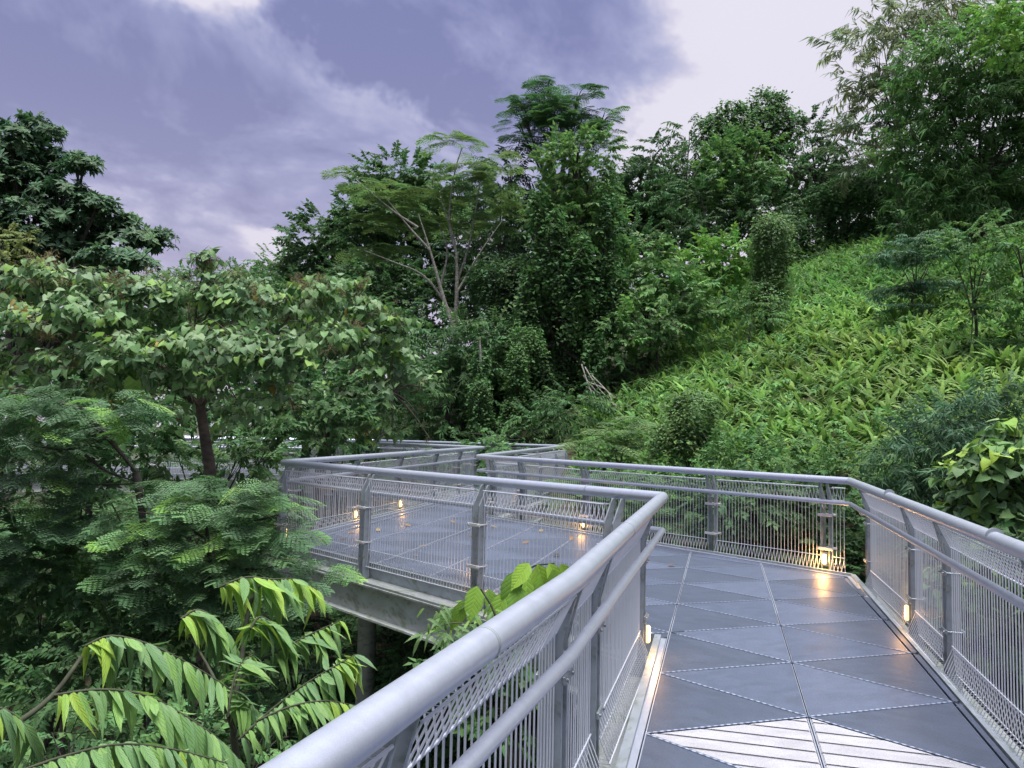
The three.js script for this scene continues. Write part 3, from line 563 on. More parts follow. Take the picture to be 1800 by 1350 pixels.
/* a tree or shrub: lobes [u, v, ru, rv, nearer/farther] of the crown as seen, at its distance Z; the crown has about the same depth as width */
function plant(name, label, category, Z, lobes, o) {
  const root = thing(name, label, category, o.group), list = [], k = Z / FOCAL, wood = [];
  let area = 0, cx = 0, cz = 0, lowest = 1e9;
  const C = lobes.map(([u, v, ru, rv, dz = rr(-0.5, 0.5) * (o.deep ?? 1)]) => { const c = at(u, v, Z + dz); lowest = Math.min(lowest, c.y - rv * k); return { c, rx: ru * k, ry: rv * k, rz: (o.thick ?? 0.8) * Math.max(ru * k, Math.min(rv, ru * 1.6) * k) }; });
  for (const q of C) { const r = (q.rx + q.ry + q.rz) / 3, n = Math.round(Math.max(10, 12.6 * r * r * (o.density ?? 5) / (o.size * o.size) * 0.42)); area += n; fillLobe(list, q.c, q.rx, q.ry, q.rz, n, o.size, o.color, o); cx += q.c.x / C.length; cz += q.c.z / C.length; }
  foliage('crown', KIND[o.leaf], list, root, o.gloss ? glossLeaf : leafMat);
  const bx = o.base ? at(o.base[0], 700, Z).x : cx, bz = o.base ? -(Z + (o.base[1] ?? 0)) : cz, gy = groundY(bx, -bz) - 0.2;
  const r0 = o.trunk ?? 0.16, foot = V(bx, gy, bz);
  if (r0 > 0) {
    const top = V(lerp(bx, cx, 0.8), Math.max(gy + 0.5, lerp(gy, C.reduce((s, q) => s + q.c.y, 0) / C.length, 0.72)), lerp(bz, cz, 0.8));
    wood.push(limb([foot, V(lerp(foot.x, top.x, 0.4) + rr(-0.15, 0.15), lerp(foot.y, top.y, 0.5), lerp(foot.z, top.z, 0.5)), top], r0, r0 * 0.55, 8));
    for (const q of C) { const end = q.c.clone().add(V(0, q.ry * 0.3, 0)), mid = top.clone().lerp(end, 0.5); mid.y += 0.12 * top.distanceTo(end) * (o.sag ?? -0.6) ; wood.push(limb([top.clone().lerp(foot, rr(0, 0.25)), mid, end], r0 * 0.45, r0 * 0.08, 5)); for (let j = 0; j < 3; j++) { const d = rdir(); d.y = Math.abs(d.y) * 0.6; wood.push(limb([mid.clone().lerp(end, rr(0.2, 0.8)), V(q.c.x + d.x * q.rx * 0.5, q.c.y + d.y * q.ry * 0.5, q.c.z + d.z * q.rz * 0.5), V(q.c.x + d.x * q.rx * 0.95, q.c.y + d.y * q.ry * 0.9, q.c.z + d.z * q.rz * 0.95)], r0 * 0.16, r0 * 0.04, 4)); } }
    part('trunk', mergeGeometries(wood), BARK[o.bark ?? 'dark'], root);
  }
  return { root, C };
}

// ------------------------------------------------------------------ the wood on the hill, far to near
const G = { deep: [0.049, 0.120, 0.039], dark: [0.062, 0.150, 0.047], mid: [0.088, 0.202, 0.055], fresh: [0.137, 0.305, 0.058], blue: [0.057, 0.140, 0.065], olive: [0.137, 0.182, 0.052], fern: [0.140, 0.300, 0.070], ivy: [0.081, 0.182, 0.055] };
const RIDGE = 'trees along the ridge';
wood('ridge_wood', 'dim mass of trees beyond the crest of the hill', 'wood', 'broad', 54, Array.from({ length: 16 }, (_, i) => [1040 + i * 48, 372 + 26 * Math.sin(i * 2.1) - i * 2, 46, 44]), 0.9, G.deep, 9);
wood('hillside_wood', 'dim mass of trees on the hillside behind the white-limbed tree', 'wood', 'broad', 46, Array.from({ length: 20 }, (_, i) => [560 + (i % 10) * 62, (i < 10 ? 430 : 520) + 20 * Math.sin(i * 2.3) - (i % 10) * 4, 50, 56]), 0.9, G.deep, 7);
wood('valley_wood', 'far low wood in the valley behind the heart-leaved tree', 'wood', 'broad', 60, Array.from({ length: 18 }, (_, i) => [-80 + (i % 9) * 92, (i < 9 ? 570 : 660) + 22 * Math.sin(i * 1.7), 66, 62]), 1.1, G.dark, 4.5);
plant('forest_tree', 'rounded pale green treetop low on the skyline right of the purple sky', 'tree', 52, [[480, 470, 38, 28], [455, 492, 34, 26], [505, 488, 40, 30]], { leaf: 'small', size: 0.8, color: G.mid, density: 6, trunk: 0.2 });
plant('forest_tree', 'dark treetop between the pale rounded treetop and the white-limbed tree', 'tree', 46, [[560, 462, 42, 34], [600, 490, 45, 45], [530, 500, 45, 35], [640, 520, 50, 50]], { leaf: 'broad', size: 0.8, color: G.dark, density: 6, trunk: 0.2 });
plant('forest_tree', 'tall dense crown behind the white-limbed tree, against purple cloud', 'tree', 40, [[705, 312, 62, 30], [650, 345, 40, 36], [640, 400, 52, 46], [700, 370, 70, 40], [620, 430, 34, 40], [760, 340, 50, 40]], { leaf: 'broad', size: 0.75, color: G.dark, density: 6, trunk: 0.25 });
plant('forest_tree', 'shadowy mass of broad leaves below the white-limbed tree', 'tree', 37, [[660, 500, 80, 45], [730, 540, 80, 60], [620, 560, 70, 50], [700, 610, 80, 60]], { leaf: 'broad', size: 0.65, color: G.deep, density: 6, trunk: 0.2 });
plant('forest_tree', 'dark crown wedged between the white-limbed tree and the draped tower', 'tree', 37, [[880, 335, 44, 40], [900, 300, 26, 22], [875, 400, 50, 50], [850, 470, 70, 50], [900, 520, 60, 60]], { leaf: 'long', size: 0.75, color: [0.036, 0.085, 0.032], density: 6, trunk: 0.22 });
plant('feathery_tree', 'flat-topped airy tree crowning the skyline above the draped tower', 'tree', 36, [[962, 150, 34, 15], [915, 185, 30, 12], [1015, 165, 28, 11], [950, 190, 60, 14], [1010, 200, 45, 14], [1062, 205, 24, 9], [915, 225, 30, 14], [935, 245, 34, 14], [1000, 232, 60, 22], [1052, 240, 34, 20], [968, 215, 28, 36]], { leaf: 'feather', size: 0.85, color: G.dark, density: 6.5, mode: 'flat', trunk: 0.2, sag: -1.2, lump: 0.5 });
plant('forest_tree', 'small crown on the ridge just right of the draped tower', 'tree', 46, [[1150, 266, 22, 15], [1140, 305, 34, 28], [1118, 345, 34, 36], [1125, 395, 50, 40]], { leaf: 'broad', size: 0.75, color: [0.045, 0.105, 0.038], density: 6, trunk: 0.18, group: RIDGE });
plant('forest_tree', 'ridge tree with drooping palm-like leaves left of the highest ridge crown', 'tree', 44, [[1212, 238, 32, 20], [1225, 275, 34, 28], [1195, 310, 40, 30], [1200, 360, 55, 45], [1180, 410, 50, 35]], { leaf: 'long', size: 0.85, color: G.dark, density: 6, trunk: 0.18, group: RIDGE });
plant('forest_tree', 'highest vine-smothered crown in the middle of the ridge', 'tree', 44, [[1350, 192, 36, 26], [1290, 210, 32, 20], [1260, 235, 26, 26], [1345, 235, 52, 38], [1385, 225, 26, 22], [1300, 260, 60, 34]], { leaf: 'ivy', size: 1.1, color: G.ivy, density: 7, mode: 'drape', trunk: 0.25, group: RIDGE });
plant('forest_tree', 'bright broad-leaved tree in front of the highest ridge crown', 'tree', 40, [[1285, 275, 42, 26], [1335, 265, 36, 22], [1265, 320, 34, 44], [1310, 315, 50, 34], [1275, 370, 30, 40]], { leaf: 'broad', size: 0.85, color: G.mid, density: 6, trunk: 0.2, group: RIDGE });
plant('forest_tree', 'layered dark crown on the ridge left of the pale airy tree', 'tree', 44, [[1425, 245, 46, 28], [1470, 240, 34, 26], [1420, 300, 60, 34], [1480, 290, 50, 40], [1390, 310, 40, 26]], { leaf: 'small', size: 0.85, color: G.deep, density: 6, trunk: 0.22, group: RIDGE });
plant('forest_tree', 'pale airy tree with reddish tips rising out of the top of the picture', 'tree', 38, [[1545, 40, 50, 30], [1530, 95, 50, 40], [1590, 70, 55, 45], [1500, 150, 34, 22], [1550, 165, 50, 40], [1600, 140, 50, 45], [1620, 20, 45, 24], [1670, 30, 45, 24], [1530, 225, 45, 36], [1580, 240, 45, 40], [1520, 280, 40, 30], [1700, -10, 60, 30]], { leaf: 'slim', size: 1.15, color: [0.188, 0.250, 0.125], density: 5.5, trunk: 0.12, sag: -0.8, lump: 0.6, group: RIDGE });
plant('forest_tree', 'huge overhanging crown of fine dark leaves filling the top right corner', 'tree', 30, [[1640, 130, 55, 45], [1720, 100, 70, 45], [1785, 50, 50, 50], [1640, 205, 60, 45], [1720, 190, 70, 50], [1790, 190, 60, 60], [1610, 270, 40, 45], [1690, 265, 50, 34], [1780, 290, 60, 50], [1640, 330, 50, 45], [1850, 120, 70, 80], [1850, 260, 60, 80], [1700, 345, 60, 36], [1750, 370, 50, 30], [1660, 390, 50, 26]], { leaf: 'slim', size: 0.95, color: G.mid, density: 13, trunk: 0.16, sag: -0.8, fresh: 0.05, lump: 0.5 });
plant('forest_tree', 'light green leafy sprays high at the right edge above the huge crown', 'tree', 27, [[1755, 30, 36, 26], [1790, 20, 30, 26], [1770, 75, 40, 26], [1790, 110, 30, 30]], { leaf: 'broad', size: 0.6, color: G.fresh, density: 5, trunk: 0 });
plant('vine_thicket', 'curtain of hanging vines under the layered ridge crown', 'thicket', 40, [[1490, 345, 50, 26], [1545, 340, 50, 26], [1480, 395, 40, 40], [1560, 385, 45, 40], [1520, 420, 60, 26], [1400, 420, 40, 40], [1440, 350, 26, 14]], { leaf: 'ivy', size: 0.95, color: G.ivy, density: 7, mode: 'drape', trunk: 0.12 });
plant('vine_thicket', 'shaded thicket at the top right end of the fern slope', 'thicket', 34, [[1640, 400, 60, 34], [1720, 380, 70, 44], [1790, 400, 50, 60], [1660, 440, 50, 20], [1750, 340, 60, 34]], { leaf: 'small', size: 0.7, color: G.deep, density: 6, trunk: 0.14 });
plant('vine_thicket', 'dark tangle along the top of the slope under the ridge trees', 'thicket', 39, [[1180, 460, 70, 40], [1120, 440, 50, 40], [1290, 430, 60, 34], [1400, 470, 60, 30], [1340, 390, 50, 34], [1220, 420, 50, 40], [1230, 350, 40, 40], [1320, 370, 46, 34]], { leaf: 'small', size: 0.8, color: G.deep, density: 6, trunk: 0.12 });
// white-limbed tree
{
  const Z = 30, t = plant('feathery_tree', 'flat-layered feathery tree with bare whitish limbs in the middle distance', 'tree', Z, [[618, 310, 28, 8], [655, 335, 40, 16], [700, 345, 60, 20], [760, 350, 60, 22], [720, 390, 60, 18], [790, 385, 60, 20], [850, 325, 50, 24], [862, 285, 30, 18], [815, 258, 30, 11], [785, 245, 16, 9], [880, 365, 40, 22], [845, 400, 40, 16], [670, 440, 60, 8], [660, 385, 40, 16], [810, 310, 40, 18]].map((l) => [...l, l[1] > 340 ? 1.3 : 0.2]), { leaf: 'feather', size: 0.85, color: [0.144, 0.250, 0.081], density: 5.5, mode: 'flat', trunk: 0, lump: 0.45 });
  const stems = [[[790, 560], [774, 505], [756, 440], [735, 375]], [[800, 580], [803, 500], [800, 430], [775, 350]], [[802, 500], [822, 440], [836, 370], [845, 310]], [[806, 510], [840, 450], [885, 385]], [[800, 560], [745, 485], [690, 460], [640, 440]], [[810, 515], [870, 492], [925, 475]], [[756, 440], [720, 400], [680, 350]], [[803, 450], [790, 390], [800, 300], [812, 260]], [[774, 505], [786, 440], [770, 390]], [[735, 400], [690, 370], [625, 315]]];
  part('trunk', mergeGeometries(stems.map((s, i) => limb(s.map(([u, v]) => at(u, v, Z + (i % 3 - 1) * 0.3)), i < 2 ? 0.10 : 0.055, 0.018, 7)).concat([limb([V(at(795, 700, Z).x, groundY(at(795, 700, Z).x, Z) - 0.3, -Z), at(798, 650, Z), at(796, 555, Z)], 0.2, 0.11, 9)])), BARK.pale, t.root);
}
// draped tower and its skirts
plant('ivy_tower', 'tall tree trunk smothered in vines with a boxy leafy head', 'tree', 28.5, [[1015, 272, 52, 24], [1000, 310, 46, 30], [1040, 330, 30, 40], [985, 355, 40, 26], [960, 385, 26, 26], [1055, 385, 20, 40], [1010, 400, 40, 50], [985, 440, 36, 40]], { leaf: 'broad', size: 0.56, color: [0.106, 0.225, 0.062], density: 7, trunk: 0.3, base: [990, 0] });
plant('vine_curtain', 'hanging curtain of vines down the middle of the draped tower', 'vine', 28.2, [[1005, 480, 42, 60], [1030, 540, 34, 80], [990, 560, 44, 70], [960, 520, 26, 60], [1000, 630, 46, 70], [965, 690, 50, 70], [946, 430, 8, 90, -1], [1068, 440, 8, 90, -1], [928, 560, 8, 90, -1.2], [1078, 560, 8, 80, -1], [905, 640, 9, 90, -1.4], [1040, 680, 9, 70, -1.4], [975, 470, 9, 90, -1.5], [1020, 500, 9, 90, -1.5]], { leaf: 'ivy', size: 0.8, color: G.ivy, density: 8, mode: 'drape', trunk: 0.2, base: [1000, 0] });
plant('vine_curtain', 'wide vine wall left of the draped tower sloping down to the railing', 'vine', 29.5, [[920, 540, 60, 80], [880, 610, 60, 80], [930, 650, 60, 80], [840, 680, 50, 70], [890, 720, 60, 60], [870, 500, 44, 36]], { leaf: 'ivy', size: 0.78, color: [0.069, 0.156, 0.053], density: 8, mode: 'drape', trunk: 0.18 });
plant('understory_tree', 'leafy understory beneath the white-limbed tree', 'tree', 27.5, [[790, 600, 60, 40], [760, 660, 60, 50], [820, 650, 50, 60], [790, 730, 60, 50], [740, 740, 50, 40], [860, 590, 30, 30]], { leaf: 'long', size: 0.62, color: G.dark, density: 6, trunk: 0.12 });
plant('ivy_post', 'slim ivy-wrapped stump with a leafy top in front of the vine wall', 'tree', 25, [[925, 600, 24, 18], [910, 640, 15, 30], [905, 690, 15, 36], [900, 740, 18, 34], [940, 620, 20, 14]], { leaf: 'ivy', size: 0.5, color: G.mid, density: 9, mode: 'drape', trunk: 0.14, thick: 0.9 });
plant('ivy_post', 'second ivy-wrapped stump standing left of the leafy-topped one', 'tree', 25.5, [[845, 650, 12, 30], [842, 700, 14, 34], [845, 745, 18, 26]], { leaf: 'ivy', size: 0.5, color: G.ivy, density: 9, mode: 'drape', trunk: 0.1 });
{ const t = thing('bare_snag', 'pale broken stem standing bare above the second ivy-wrapped stump', 'snag'); part('stem', limb([at(845, 640, 25.4), at(844, 615, 25.4), at(843, 597, 25.4)], 0.05, 0.03, 7), BARK.pale, t); part('splinter', limb([at(843, 602, 25.4), at(845, 593, 25.4)], 0.02, 0.004, 5), BARK.pale, t); }
plant('shrub', 'dense low shrub between the ivy-wrapped stump and the far railing', 'shrub', 23.5, [[960, 745, 50, 34], [1010, 730, 40, 50], [900, 770, 50, 20], [830, 765, 60, 20]], { leaf: 'long', size: 0.5, color: G.dark, density: 7, trunk: 0.06 });
{ const t = thing('dead_branch', 'tangle of grey dead sticks leaning right of the vine curtain', 'branch'), g = []; for (const [a, b, c] of [[[1028, 645], [1050, 680], [1092, 722]], [[1025, 660], [1055, 695], [1085, 715]], [[1030, 680], [1060, 700], [1095, 718]], [[1022, 640], [1040, 690], [1062, 716]], [[1040, 660], [1070, 690], [1080, 700]], [[1034, 672], [1066, 686], [1078, 712]]]) g.push(limb([at(...a, 24.6), at(...b, 24.3), at(...c, 24)], 0.028, 0.012, 5)); part('stick', mergeGeometries(g), BARK.pale, t); }
// bushes and ivy columns on the slope
plant('broadleaf_bush', 'bright broad-leaved bush high on the slope left of the ivy column', 'bush', 31, [[1270, 452, 44, 30], [1235, 470, 40, 26], [1300, 440, 34, 26], [1280, 490, 50, 30]], { leaf: 'broad', size: 0.7, color: G.fresh, density: 6, trunk: 0.06, gloss: true });
plant('broadleaf_bush', 'glossy dark bush spreading right of the draped tower', 'bush', 29, [[1120, 465, 50, 36], [1100, 520, 36, 50], [1150, 500, 50, 36], [1180, 530, 50, 36]], { leaf: 'broad', size: 0.66, color: G.mid, density: 6, trunk: 0.06, gloss: true });
plant('broadleaf_bush', 'rounded glossy bush lower on the slope below the bright one', 'bush', 27, [[1200, 510, 46, 26], [1160, 560, 50, 34], [1120, 580, 40, 30], [1220, 545, 40, 20], [1085, 600, 30, 40]], { leaf: 'broad', size: 0.6, color: G.mid, density: 6, trunk: 0.06, gloss: true, fresh: 0.1 });
plant('ivy_column', 'round-topped column of ivy standing alone on the fern slope', 'tree', 27.5, [[1357, 412, 32, 26], [1355, 450, 30, 34], [1352, 490, 28, 36], [1350, 525, 34, 30]], { leaf: 'ivy', size: 0.55, color: [0.138, 0.250, 0.088], density: 9, mode: 'drape', trunk: 0.16 });
plant('broadleaf_bush', 'small fern-like bush at the foot of the ivy column', 'bush', 26, [[1310, 535, 34, 16], [1330, 560, 30, 12]], { leaf: 'long', size: 0.5, color: G.mid, density: 7, trunk: 0.04 });
plant('slope_tree', 'small tiered tree with a thin trunk on the upper fern slope', 'tree', 23, [[1612, 428, 40, 13], [1570, 450, 34, 10], [1655, 415, 34, 12], [1600, 455, 40, 9], [1570, 515, 34, 13], [1625, 502, 56, 9], [1590, 540, 26, 9], [1650, 440, 30, 9]], { leaf: 'long', size: 0.42, color: G.blue, density: 6, mode: 'flat', trunk: 0.055, base: [1612, 0], bark: 'brown' });
plant('slope_tree', 'slender ivy-wrapped sapling right of the tiered tree on the slope', 'tree', 19, [[1700, 425, 34, 18], [1740, 405, 30, 14], [1670, 445, 28, 14], [1715, 455, 30, 12], [1762, 398, 16, 9], [1705, 500, 9, 30], [1706, 560, 8, 34], [1706, 630, 9, 40]], { leaf: 'small', size: 0.42, color: G.mid, density: 7, trunk: 0.05, base: [1706, 0], bark: 'mossy' });
plant('slope_tree', 'leafy branches of a tree reaching in at the right edge of the slope', 'tree', 18, [[1790, 440, 34, 20], [1800, 500, 40, 20], [1795, 530, 26, 20], [1805, 600, 26, 30], [1830, 470, 50, 50]], { leaf: 'long', size: 0.45, color: G.mid, density: 6, trunk: 0.1, base: [1835, 0] });

// ferns over the slope, uncountable: one cover
const q = V(0, 0, 0), inv = camera.matrixWorld.clone().invert(), inRegion = (u, v) => u > 1010 && v > lerp(700, 430, sstep(1050, 1420, u)) && v < 900;
{
  const list = [], weeds = [];
  for (let Z = 13.5; Z < 46; Z += 0.26) for (let x = 1; x < 46; x += 0.28) {
    const X = x + rr(-0.2, 0.2), ZZ = Z + rr(-0.2, 0.2), y = groundY(X, ZZ);
    q.set(X, y, -ZZ).applyMatrix4(inv); const u = 900 + FOCAL * q.x / -q.z, v = 675 - FOCAL * q.y / -q.z;
    if (u > 2500 || !inRegion(u, v)) continue;
    const patch = fbm3(X * 0.35, 2, ZZ * 0.35, 3), big = fbm3(X * 0.13 + 9, 5, ZZ * 0.13, 2), t = lerp(0.35, 1.55, patch) * rr(0.7, 1.25), s = rr(0.35, 0.85) * lerp(0.7, 1.25, big), w = rr(-0.12, 0.12) + (big - 0.5) * 0.6;
    if (rnd() < 0.16 + 0.3 * sstep(0.52, 0.62, fbm3(X * 0.5 + 3, 8, ZZ * 0.5, 3))) { const s2 = rr(0.3, 0.65); weeds.push([M4(V(X, y + rr(0.1, 0.45), -ZZ), V(rr(-1, 1), rr(0, 0.9), rr(-1, 1)), UP, rr(-0.5, 0.5), s2), G.mid[0] * t * 1.2, G.mid[1] * t * 1.2, G.mid[2] * t * 1.2]); if (rnd() < 0.5) continue; }
    list.push([new THREE.Matrix4().compose(V(X, y - 0.05, -ZZ), new THREE.Quaternion().setFromEuler(new THREE.Euler(rr(-0.25, 0.3), rr(0, 6.28), rr(-0.3, 0.3) + 0.15)), V(s, s, s)), G.fern[0] * t * (1 + w), G.fern[1] * t, G.fern[2] * t]);
  }
  const o = new THREE.Group(); o.name = 'fern_cover'; o.userData = { kind: 'stuff', label: 'bright green ferns blanketing the hillside', category: 'ferns' }; scene.add(o);
  foliage('fern', KIND.fern, list, o); foliage('weed', [...KIND.long, ...KIND.small], weeds, o);
  console.log('ferns', list.length);
}
// undergrowth over the rest of the ground that can be seen
{
  const list = [];
  for (let i = 0; i < 32000; i++) {
    const Z = 2 + 44 * Math.pow(rnd(), 0.8), x = rr(-0.9, 1.0) * Z + rr(-2, 2), y = groundY(x, Z), cl = fbm3(x * 0.5, 7, Z * 0.5, 3);
    const s = rr(0.25, 0.6) * lerp(0.7, 1.3, cl), t = lerp(0.6, 1.4, cl) * rr(0.75, 1.25);
    const p = V(x, y + rr(0, 0.8) * cl * 1.6, -Z), onDeck = Math.abs(wOf([x, Z])) < 6 && p.y > -0.5 && Z < 24 && x < 4; if (onDeck) continue;
    q.set(x, y, -Z).applyMatrix4(inv); const u = 900 + FOCAL * q.x / -q.z, v = 675 - FOCAL * q.y / -q.z; if (Z > 13.5 && inRegion(u, v)) continue;
    list.push([M4(p, V(rr(-1, 1), rr(-0.1, 0.9), rr(-1, 1)), UP, rr(-0.5, 0.5), s), G.dark[0] * t, G.dark[1] * t, G.dark[2] * t]);
  }
  const o = new THREE.Group(); o.name = 'undergrowth'; o.userData = { kind: 'stuff', label: 'dense dark green undergrowth covering the forest floor', category: 'undergrowth' }; scene.add(o);
  foliage('sprig', [...KIND.broad, ...KIND.small], list, o);
}
console.log('hill done');

// ------------------------------------------------------------------ near plants: large leaves are parts of their own
const tintMats = new Map();
function tintMat(c, gloss) { const k = c.join() + gloss; if (!tintMats.has(k)) { const m = (gloss ? veinLeaf : leafMat).clone(); m.color.setRGB(...c); tintMats.set(k, m); } return tintMats.get(k); }
// list of [matrix, palette number]; the ones that show largest become meshes of their own, the rest one joined part
function leafParts(name, geos, list, palette, root, most = 300, gloss = true) {
  const p = V(0, 0, 0), e = list.map(([m, c]) => { p.setFromMatrixPosition(m); return { m, c, s: m.getMaxScaleOnAxis() / Math.max(0.5, p.distanceTo(EYE)), z: p.distanceTo(EYE) }; });
  e.sort((a, b) => b.s / (b.z * 0.5 + 1) - a.s / (a.z * 0.5 + 1));
  e.slice(0, most).forEach((q, i) => { const m = part(name, geos[i % geos.length], tintMat(palette[q.c], gloss), root); m.applyMatrix4(q.m); });
  const rest = e.slice(most).map((q) => { const t = rr(0.85, 1.15); return [q.m, ...palette[q.c].map((x) => x * t)]; });
  if (rest.length) foliage('foliage', geos, rest, root, gloss ? veinLeaf : leafMat);
}
const fineLeaf = (len, wid, o) => { const g = LV(); addLeaf(g, new THREE.Matrix4(), len, wid, { fine: true, ...o }); const m = mergeVertices(finish(g).deleteAttribute('normal'), 1e-5); m.computeVertexNormals(); return m; };
const HEART = [fineLeaf(1, 0.86, { heart: 1, wide: 0.3, fold: 0.22, bend: 0.25 }), fineLeaf(1, 0.78, { heart: 1, wide: 0.32, fold: 0.4, bend: 0.45, tone: 0.9 }), fineLeaf(1, 0.9, { heart: 1, wide: 0.28, fold: 0.1, bend: 0.12, tone: 1.08 })];
const OVATE = [fineLeaf(1, 0.20, { fold: 0.25, bend: 0.35 }), fineLeaf(1, 0.21, { fold: 0.12, bend: 0.2 }), fineLeaf(1, 0.18, { fold: 0.4, bend: 0.5 }), fineLeaf(1, 0.20, { fold: 0.5, bend: 0.9, tone: 0.9 }), fineLeaf(1, 0.18, { fold: 0.3, bend: -0.2, tone: 1.1 }), fineLeaf(1, 0.22, { fold: 0.15, bend: 0.65, tone: 1.05 })];
// twigs with alternate leaves spread over lobes given as seen, each twig with a stalk in the wood part
function leafyTwigs(Z, lobes, o, list, wood) {
  const k = Z / FOCAL;
  for (const [u, v, ru, rv, dz = 0] of lobes) {
    const c = at(u, v, Z + dz), rx = ru * k, ry = rv * k, rz = (rx + ry) / 2 * (o.thick ?? 1), n = Math.round(ru * rv * o.twigs / 1000);
    for (let i = 0; i < n; i++) {
      const d = rdir(); if (d.y < -0.2 && rnd() < 0.6) d.y = -d.y;
      const r = 0.5 + 0.5 * Math.sqrt(rnd()), p = V(c.x + d.x * rx * r, c.y + d.y * ry * r, c.z + d.z * rz * r), L = o.leaf * rr(1.6, 3); if (blocked(p, o.leaf * 1.5)) continue;
      const a = rr(0, 6.28), f = V(d.x + 0.7 * Math.cos(a), (o.rise ?? 0.15) + 0.4 * d.y, d.z + 0.7 * Math.sin(a)).normalize(), start = p.clone().addScaledVector(f, -L * 0.6), mid = p.clone(), end = p.clone().addScaledVector(f, L * 0.5).add(V(0, -0.12 * L, 0));
      wood.push(limb([start, mid, end], 0.006, 0.002, 4));
      const m = Math.round(rr(4, 7)), pal = o.pick();
      for (let j = 0; j < m; j++) {
        const t = (j + 0.5) / m, b = t < 0.5 ? start.clone().lerp(mid, t * 2) : mid.clone().lerp(end, t * 2 - 1), side = V(-f.z, 0, f.x).multiplyScalar(j % 2 ? 1 : -1);
        const fw = side.multiplyScalar(rr(0.4, 1)).addScaledVector(f, rr(0.2, 0.9)).add(V(0, -rr(o.droop[0], o.droop[1]), 0)).normalize(), s = o.leaf * rr(0.7, 1.2);
        b.addScaledVector(fw, s * 0.25);
        list.push([M4(b, fw, V(f.x * 0.5 + rr(-0.3, 0.3), 1, f.z * 0.5 + rr(-0.3, 0.3)), rr(-0.5, 0.5), s), rnd() < 0.12 ? o.pick() : pal]);
      }
    }
  }
}
// big dark tree, upper left
plant('tiered_tree', 'dark tree with leaves in whorls reaching in from the upper left', 'tree', 17, [[62, 235, 44, 30], [20, 260, 40, 44], [95, 285, 50, 22], [150, 292, 34, 12], [30, 325, 70, 34], [110, 345, 60, 26], [170, 365, 40, 18], [50, 390, 80, 34], [150, 405, 60, 24], [215, 395, 34, 14], [235, 425, 50, 16], [285, 415, 26, 8], [120, 445, 90, 28], [210, 460, 60, 18], [20, 450, 60, 44], [40, 500, 90, 30], [-60, 300, 80, 90], [-60, 440, 90, 80]], { leaf: 'rosette', size: 0.30, color: [0.060, 0.137, 0.060], density: 5.5, mode: 'up', trunk: 0.2, base: [-60, 0], sag: -0.4, gloss: true, lump: 0.5 });
plant('olive_tree', 'olive brown small-leaved crown at the left edge under the whorled tree', 'tree', 13, [[0, 430, 34, 36], [10, 480, 34, 40], [-30, 470, 40, 70], [0, 530, 36, 26]], { leaf: 'small', size: 0.3, color: G.olive, density: 6, trunk: 0.08, base: [-60, 0] });
// woods seen behind the heart-leaved tree
plant('understory_tree', 'dark leafy tree behind the left half of the heart-leaved crown', 'tree', 19, [[60, 600, 100, 60], [170, 640, 110, 70], [300, 620, 100, 60], [240, 720, 120, 50], [80, 700, 110, 60]], { leaf: 'broad', size: 0.5, color: G.dark, density: 6, trunk: 0.12 });
plant('understory_tree', 'dark leafy tree behind the right half of the heart-leaved crown', 'tree', 21, [[430, 560, 90, 50], [540, 570, 90, 60], [640, 600, 80, 60], [560, 670, 110, 60], [450, 680, 110, 60], [680, 690, 80, 60], [640, 760, 90, 26], [420, 560, 80, 50]], { leaf: 'long', size: 0.5, color: G.dark, density: 6, trunk: 0.12 });
plant('forest_tree', 'low crown on the far skyline between the whorled tree and pale treetop', 'tree', 58, [[400, 490, 50, 20], [340, 500, 50, 24], [290, 510, 50, 26], [440, 515, 50, 30]], { leaf: 'small', size: 0.9, color: G.mid, density: 6, trunk: 0.2 });
